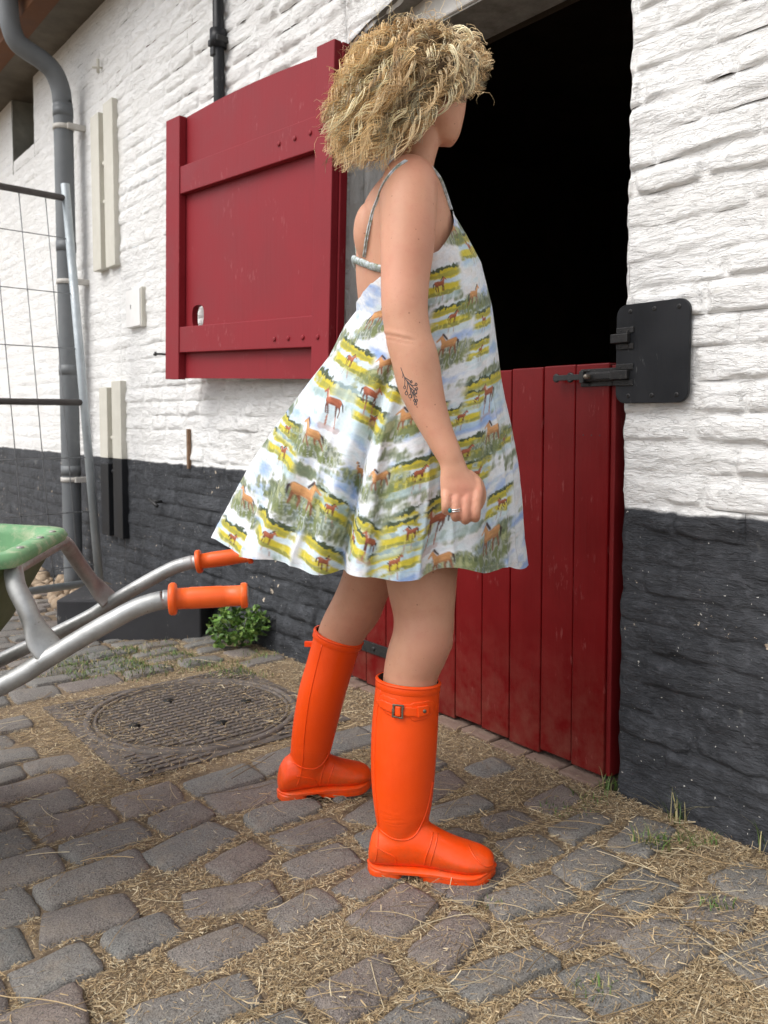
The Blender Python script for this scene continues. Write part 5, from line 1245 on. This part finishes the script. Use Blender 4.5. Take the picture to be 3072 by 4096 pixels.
fsh = [(-.1054, 1.92, .396, .0588), (-.1244, 1.925, .3308, .0576), (-.1441, 1.93, .2628, .0573), (-.1618, 1.938, .1829, .0537), (-.172, 1.945, .1269, .0500), (-.178, 1.95, .090, .046), (-.182, 1.95, .055, .036)]
b1, bv1, BF1 = make_boot((-.030, 1.630, -.006), R(-7), .250, nsh, 'near orange rubber boot with buckled strap', 1)
b2, bv2, BF2 = make_boot((-.252, 1.935, 0), R(17), .228, fsh, 'far orange rubber boot, back foot', -1)
def seams(lines, bv, par, y0=1.3, r=.0014):
    for L in lines: part('seam', *snapped_tube(L, bv, r, .0002, 6, y0=y0), M_RUB, par)
seams([[(-.006, .366), (-.0145, .3108), (-.018, .237), (-.0172, .1814), (-.0125, .1256), (-.0105, .0882), (-.0145, .0414), (-.0185, .0245)],
       [(-.0241, .0929), (.0005, .0836), (.0186, .077), (.0414, .0761), (.0595, .0836), (.0731, .1023), (.0866, .1349), (.0960, .1814)],
       [(-.0170, .0583), (.0005, .0508), (.0150, .0450), (.0220, .038), (.0241, .0273)], [(.0998, .0934), (.0908, .0701), (.0819, .0468), (.0780, .0240)], [(.107, .0859), (.0999, .0655), (.0927, .0422), (.0892, .0240)],
       [(.165, .061), (.180, .045), (.196, .034), (.215, .030)]], bv1, b1)
seams([[(-.141, .386), (-.158, .3194), (-.1745, .2433), (-.1860, .1558), (-.1900, .1009), (-.198, .0569), (-.206, .0348)], [(-.215, .090), (-.195, .083), (-.165, .078), (-.145, .088), (-.128, .115), (-.118, .16)],
       [(-.205, .062), (-.185, .056), (-.168, .050), (-.160, .040), (-.158, .028)], [(-.140, .080), (-.146, .062), (-.150, .045), (-.152, .028)], [(-.118, .078), (-.124, .062), (-.130, .045), (-.134, .028)]], bv2, b2)
def drape(poly, bv, off, thick, nm, mat, par, y0=1.3, step=.0016, inner=None):
    """a piece cut to an outline in side view and laid on the surface below it"""
    P_ = np.array(poly); x0, z0 = P_.min(0); x1, z1 = P_.max(0); nx = int((x1-x0)/step)+2; nz = int((z1-z0)/step)+2
    def inside(x, z, Q):
        c_ = False; j = len(Q)-1
        for i in range(len(Q)):
            if (Q[i][1] > z) != (Q[j][1] > z) and x < (Q[j][0]-Q[i][0])*(z-Q[i][1])/(Q[j][1]-Q[i][1]+1e-12)+Q[i][0]: c_ = not c_
            j = i
        return c_
    idx = {}; vs = []; fs = []
    for i in range(nx-1):
        for j in range(nz-1):
            cx_, cz_ = x0+(i+.5)*step, z0+(j+.5)*step
            if inside(cx_, cz_, poly) and not (inner and inside(cx_, cz_, inner)):
                q_ = []
                for a_, b_ in ((i, j), (i+1, j), (i+1, j+1), (i, j+1)):
                    if (a_, b_) not in idx:
                        h = bv.ray_cast(Vector((x0+a_*step, y0, z0+b_*step)), Vector((0, 1, 0)))
                        if h[0] is None: idx[(a_, b_)] = None
                        else: nn = h[1] if h[1].y < 0 else -h[1]; idx[(a_, b_)] = len(vs); vs.append(tuple(h[0]+nn*off))
                    q_.append(idx[(a_, b_)])
                if None not in q_: fs.append(q_)
    o = part(nm, vs, fs, mat, par); m_ = o.modifiers.new('t', 'SOLIDIFY'); m_.thickness = thick; m_.offset = 0
    sm = o.modifiers.new('s', 'SMOOTH'); sm.iterations = 3; sm.factor = .5
    return o
patch = [(-.008, .356), (-.0008, .3603), (.0238, .3565), (.034, .3487), (.0504, .3477), (.0607, .3518), (.0863, .3518), (.0950, .347), (.0986, .3404), (.0966, .3247), (.0843, .3152), (.0566, .3142), (.0474, .3226), (.0361, .3226), (.0248, .3184), (.0043, .3247), (-.0091, .3362)]
drape(patch, bv1, .0006, .0016, 'strap_patch', M_RUB, b1)
drape([(-.0136, .3435), (-.0019, .3508), (.0197, .3466), (.0648, .3414), (.0648, .3226), (.0197, .3278), (-.006, .3341)], bv1, .0030, .0024, 'strap', M_RUB, b1)
drape([(.0638, .3434), (.0853, .344), (.0859, .3247), (.0638, .3215)], bv1, .0046, .0024, 'strap_tab', M_RUB, b1)
drape([(.0187, .3487), (.0391, .3476), (.0379, .3205), (.0177, .3220)], bv1, .0062, .0022, 'buckle', M_BRASS, b1, step=.0012, inner=[(.0225, .3450), (.0352, .3442), (.0342, .3240), (.0217, .3252)])
drape([(.0245, .3440), (.0335, .3435), (.0327, .3250), (.0237, .3255)], bv1, .0068, .0030, 'strap_loop', M_RUB, b1)
v = snap([(.0761, .3332)], bv1, 1.3, .0058)[0]; part('stud', *blob(tuple(v), (.0038, .0025, .0038)), M_BRASS, b1)
vs, fs = box_pts(lambda a, b, c: (a, b, c), -.187, -.163, 1.925, 1.934, .366, .379, bev=.002); part('strap_end', vs, fs, M_RUB, b2, smooth=False)

# ------------------------------------------------------------------ hair
s = MT('hair'); a = s.n('ShaderNodeAttribute'); a.attribute_name = 'Col'; M_HAIR = s.set(a.outputs['Color'], .42, spec=.55)
s.b.inputs['Sheen Weight'].default_value = .1
SC = np.array([HC[0], HC[1], 1.578]); 
def scalp(f, s_, z): return SC+HF*f*.094+HS*s_*.076+np.array([0, 0, z*.094])
qh = np.random.default_rng(4242); HV, HFc, HCc = [], [], []; hoff = 0
def headpush(P, k=1.08):
    r = P-SC; f = r@HF/(.094*k); s_ = r@HS/(.078*k); z = r[:, 2]/(.097*k); d_ = np.sqrt(f*f+s_*s_+z*z); fac = np.where((d_ < 1) & (P[:, 2] > 1.50), 1/np.maximum(d_, .2), 1)
    return SC+r*fac[:, None]
pal = np.array([[.98, .74, .40], [.86, .60, .30], [.99, .88, .58], [.56, .37, .18], [.95, .74, .44], [.70, .48, .24]])
def lock(root, nrm, g, L, ns, rc, turns, ph, wid, bulge, col, m=36, frizz=.00035, rad=.00085, curl_out=None):
    global hoff
    jit = qh.normal(0, .007)
    for _t in range(12):
        s_ = np.linspace(0, 1, 12); b_ = root+nrm*bulge*(1-np.exp(-3.2*s_))[:, None]+g*L*(s_**1.35)[:, None]
        if curl_out is not None: b_ = b_+curl_out*(s_**2.5)[:, None]
        kk = 1.72/b_[:, 1]; bx_ = b_[:, 0]*kk; bz_ = .9+(b_[:, 2]-.9)*kk; bz_ = bz_-rc*.6
        bad = (bz_ < np.interp(bx_, [-.13, -.10, -.028, .028, .066, .089, .112, .145, .165, .21], [1.45, 1.405, 1.395, 1.435, 1.455, 1.485, 1.535, 1.542, 1.555, 1.56])+jit) | (bx_ < np.interp(bz_, [1.40, 1.49, 1.525, 1.58, 1.655, 1.70], [-.105, -.125, -.118, -.082, -.055, -.01])+jit) | (bx_ > .205)
        if not bad[3:].any(): break
        L *= .86; bulge *= .96
        if curl_out is not None: curl_out = curl_out*.8
    else: return
    L = max(L, .03)
    s_ = np.linspace(0, 1, m); hand_ = 1 if qh.random() < .5 else -1
    base = root+nrm*bulge*(1-np.exp(-3.2*s_))[:, None]+g*L*(s_**1.35)[:, None]
    if curl_out is not None: base = base+curl_out*(s_**2.5)[:, None]
    base = base+qh.normal(0, .006, 3)*(s_**1.2)[:, None]
    base = headpush(base)
    t = np.gradient(base, axis=0); t /= np.linalg.norm(t, axis=1, keepdims=True); r0 = np.array([.3, 1, .2])
    r0 = np.array([.0, 1., .0])*.35+qh.normal(0, .55, 3)
    A = np.cross(t, r0); A /= np.linalg.norm(A, axis=1, keepdims=True); B = np.cross(t, A)
    for j in range(ns):
        dph = qh.normal(0, .15); k1 = qh.uniform(.8, 1.2); off = qh.normal(0, 1, 2)*wid*.85; asp = .65; fz = np.cumsum(qh.normal(0, frizz, (m, 3)), 0)*.8; sl = qh.uniform(.82, 1.06)
        a_ = hand_*(2*math.pi*turns*(s_**.9)*sl)+ph+dph; R_ = rc*k1*sst(0, .30, s_)
        P = base*1.0+A*((np.cos(a_)*R_+off[0]*(1-.3*s_)))[:, None]+B*((np.sin(a_)*R_*asp+off[1]*(1-.3*s_)))[:, None]+fz
        rr_ = rad*np.interp(s_, [0, .1, .8, 1], [.8, 1, .9, .35])
        tt_ = np.gradient(P, axis=0); tt_ /= np.linalg.norm(tt_, axis=1, keepdims=True)+1e-9; a1 = np.cross(tt_, np.array([.2, .9, .35])); a1 /= np.linalg.norm(a1, axis=1, keepdims=True)+1e-9; a2 = np.cross(tt_, a1)
        V3 = np.stack([P+(a1*math.cos(q_)+a2*math.sin(q_))*rr_[:, None] for q_ in (0, 2.094, 4.189)], 1).reshape(-1, 3)
        i_ = np.arange(m-1)[:, None]*3; f_ = np.concatenate([np.concatenate([i_+j_, i_+(j_+1) % 3, i_+3+(j_+1) % 3, i_+3+j_], 1) for j_ in range(3)], 0)
        c0 = np.array([.14, .09, .05]); kx = sst(0, .42, s_+qh.uniform(-.12, .12))[:, None]; cc = (c0*(1-kx)+col*qh.uniform(.78, 1.2)*kx)
        HV.append(V3); HFc.append(f_+hoff); HCc.append(np.repeat(cc, 3, 0)); hoff += len(V3)
def add_locks(n, cond, gfun, Lr, ns, bulge, rcr, co=None):
    k = 0
    while k < n:
        d_ = qh.normal(0, 1, 3); d_ /= np.linalg.norm(d_)
        if not cond(*d_): continue
        root = scalp(*d_); nrm = HF*d_[0]+HS*d_[1]+np.array([0, 0, d_[2]]); L = qh.uniform(*Lr); ns_ = ns if d_[1] < .35 else max(5, ns//2)
        g = gfun(d_); g = g+qh.normal(0, .11, 3); g /= np.linalg.norm(g)
        lock(root, nrm, g, L, ns_, qh.uniform(*rcr), L/qh.uniform(.050, .070), qh.uniform(0, 6.28), .0023, qh.uniform(*bulge), pal[qh.integers(len(pal))]*(qh.uniform(.85, 1.15) if qh.random() > .22 else .40), curl_out=None if co is None else np.array(co)*qh.uniform(.4, 1.2)); k += 1
V3_ = lambda x, y, z: np.array([x, y, z])
# back and sides: blown back, down to the shoulders
add_locks(235, lambda f, s_, z: z > -.55 and f < .25, lambda d_: V3_(-.62-.15*d_[2], -.04+.35*(d_[1] > 0)*0, -.80), (.155, .245), 9, (.028, .065), (.0085, .0145))
# lower neck layer
add_locks(85, lambda f, s_, z: -.75 < z < .1 and f < -.05, lambda d_: V3_(-.42, 0, -.92), (.10, .18), 9, (.02, .045), (.008, .013))
# crown: rises then falls to all sides
add_locks(120, lambda f, s_, z: z > .45 and f < .7, lambda d_: V3_(-.25+.75*max(0, d_[0])*.64, .10*d_[1]+.35*max(0, d_[0]), -.62), (.10, .19), 9, (.024, .052), (.0085, .0145))
# fringe and temples: curls hanging forward over the brow
add_locks(85, lambda f, s_, z: f > .30 and z > .25 and s_ < .9, lambda d_: V3_(.38+.25*d_[0], .10, -.62), (.05, .11), 9, (.022, .055), (.007, .012), co=(.016, .004, .012))
# near side panel between ear and cheek
add_locks(60, lambda f, s_, z: s_ < -.45 and -.15 < f < .42 and z > -.2, lambda d_: V3_(-.10, -.12, -.85), (.05, .10), 9, (.018, .038), (.006, .010))
# flyaways
for k in range(420):
    d_ = qh.normal(0, 1, 3); d_ /= np.linalg.norm(d_)
    if d_[2] < -.3 or d_[0] > .75: continue
    g = V3_(-.45+.5*max(0, d_[0]), -.05, -.6)+qh.normal(0, .35, 3); g /= np.linalg.norm(g)
    nrm = HF*d_[0]+HS*d_[1]+np.array([0, 0, d_[2]])
    lock(scalp(*d_), nrm, g, qh.uniform(.08, .22), 1, qh.uniform(.006, .016), qh.uniform(1.5, 4), qh.uniform(0, 6), .002, qh.uniform(.05, .078), pal[qh.integers(len(pal))]*1.05, frizz=.003, rad=.00042)
hair = part('hair', np.vstack(HV), np.vstack(HFc), M_HAIR, person, col=np.vstack(HCc))
hair['label'] = 'shoulder length curly blonde hair with darker roots'
# hair close to the scalp under the curls
cap_r = []
for z in np.linspace(-.55, 1, 16):
    r_ = math.sqrt(max(0, 1-z*z)); cap_r.append([tuple(SC+HF*((r_*math.cos(t)*.100)-.012 if math.cos(t) > 0 and z < .35 else r_*math.cos(t)*.100)*(1 if not (math.cos(t) > 0 and z < .35) else .55)+HS*r_*math.sin(t)*.083+np.array([0, 0, z*.101])) for t in np.linspace(0, 2*math.pi, 37)[:-1]])
vs, fs = loft(cap_r); part('scalp_hair', vs, fs, m_plain('dark_roots', (.10, .07, .045), (.16, .11, .07), .8, 60, .003, bs=200), person)
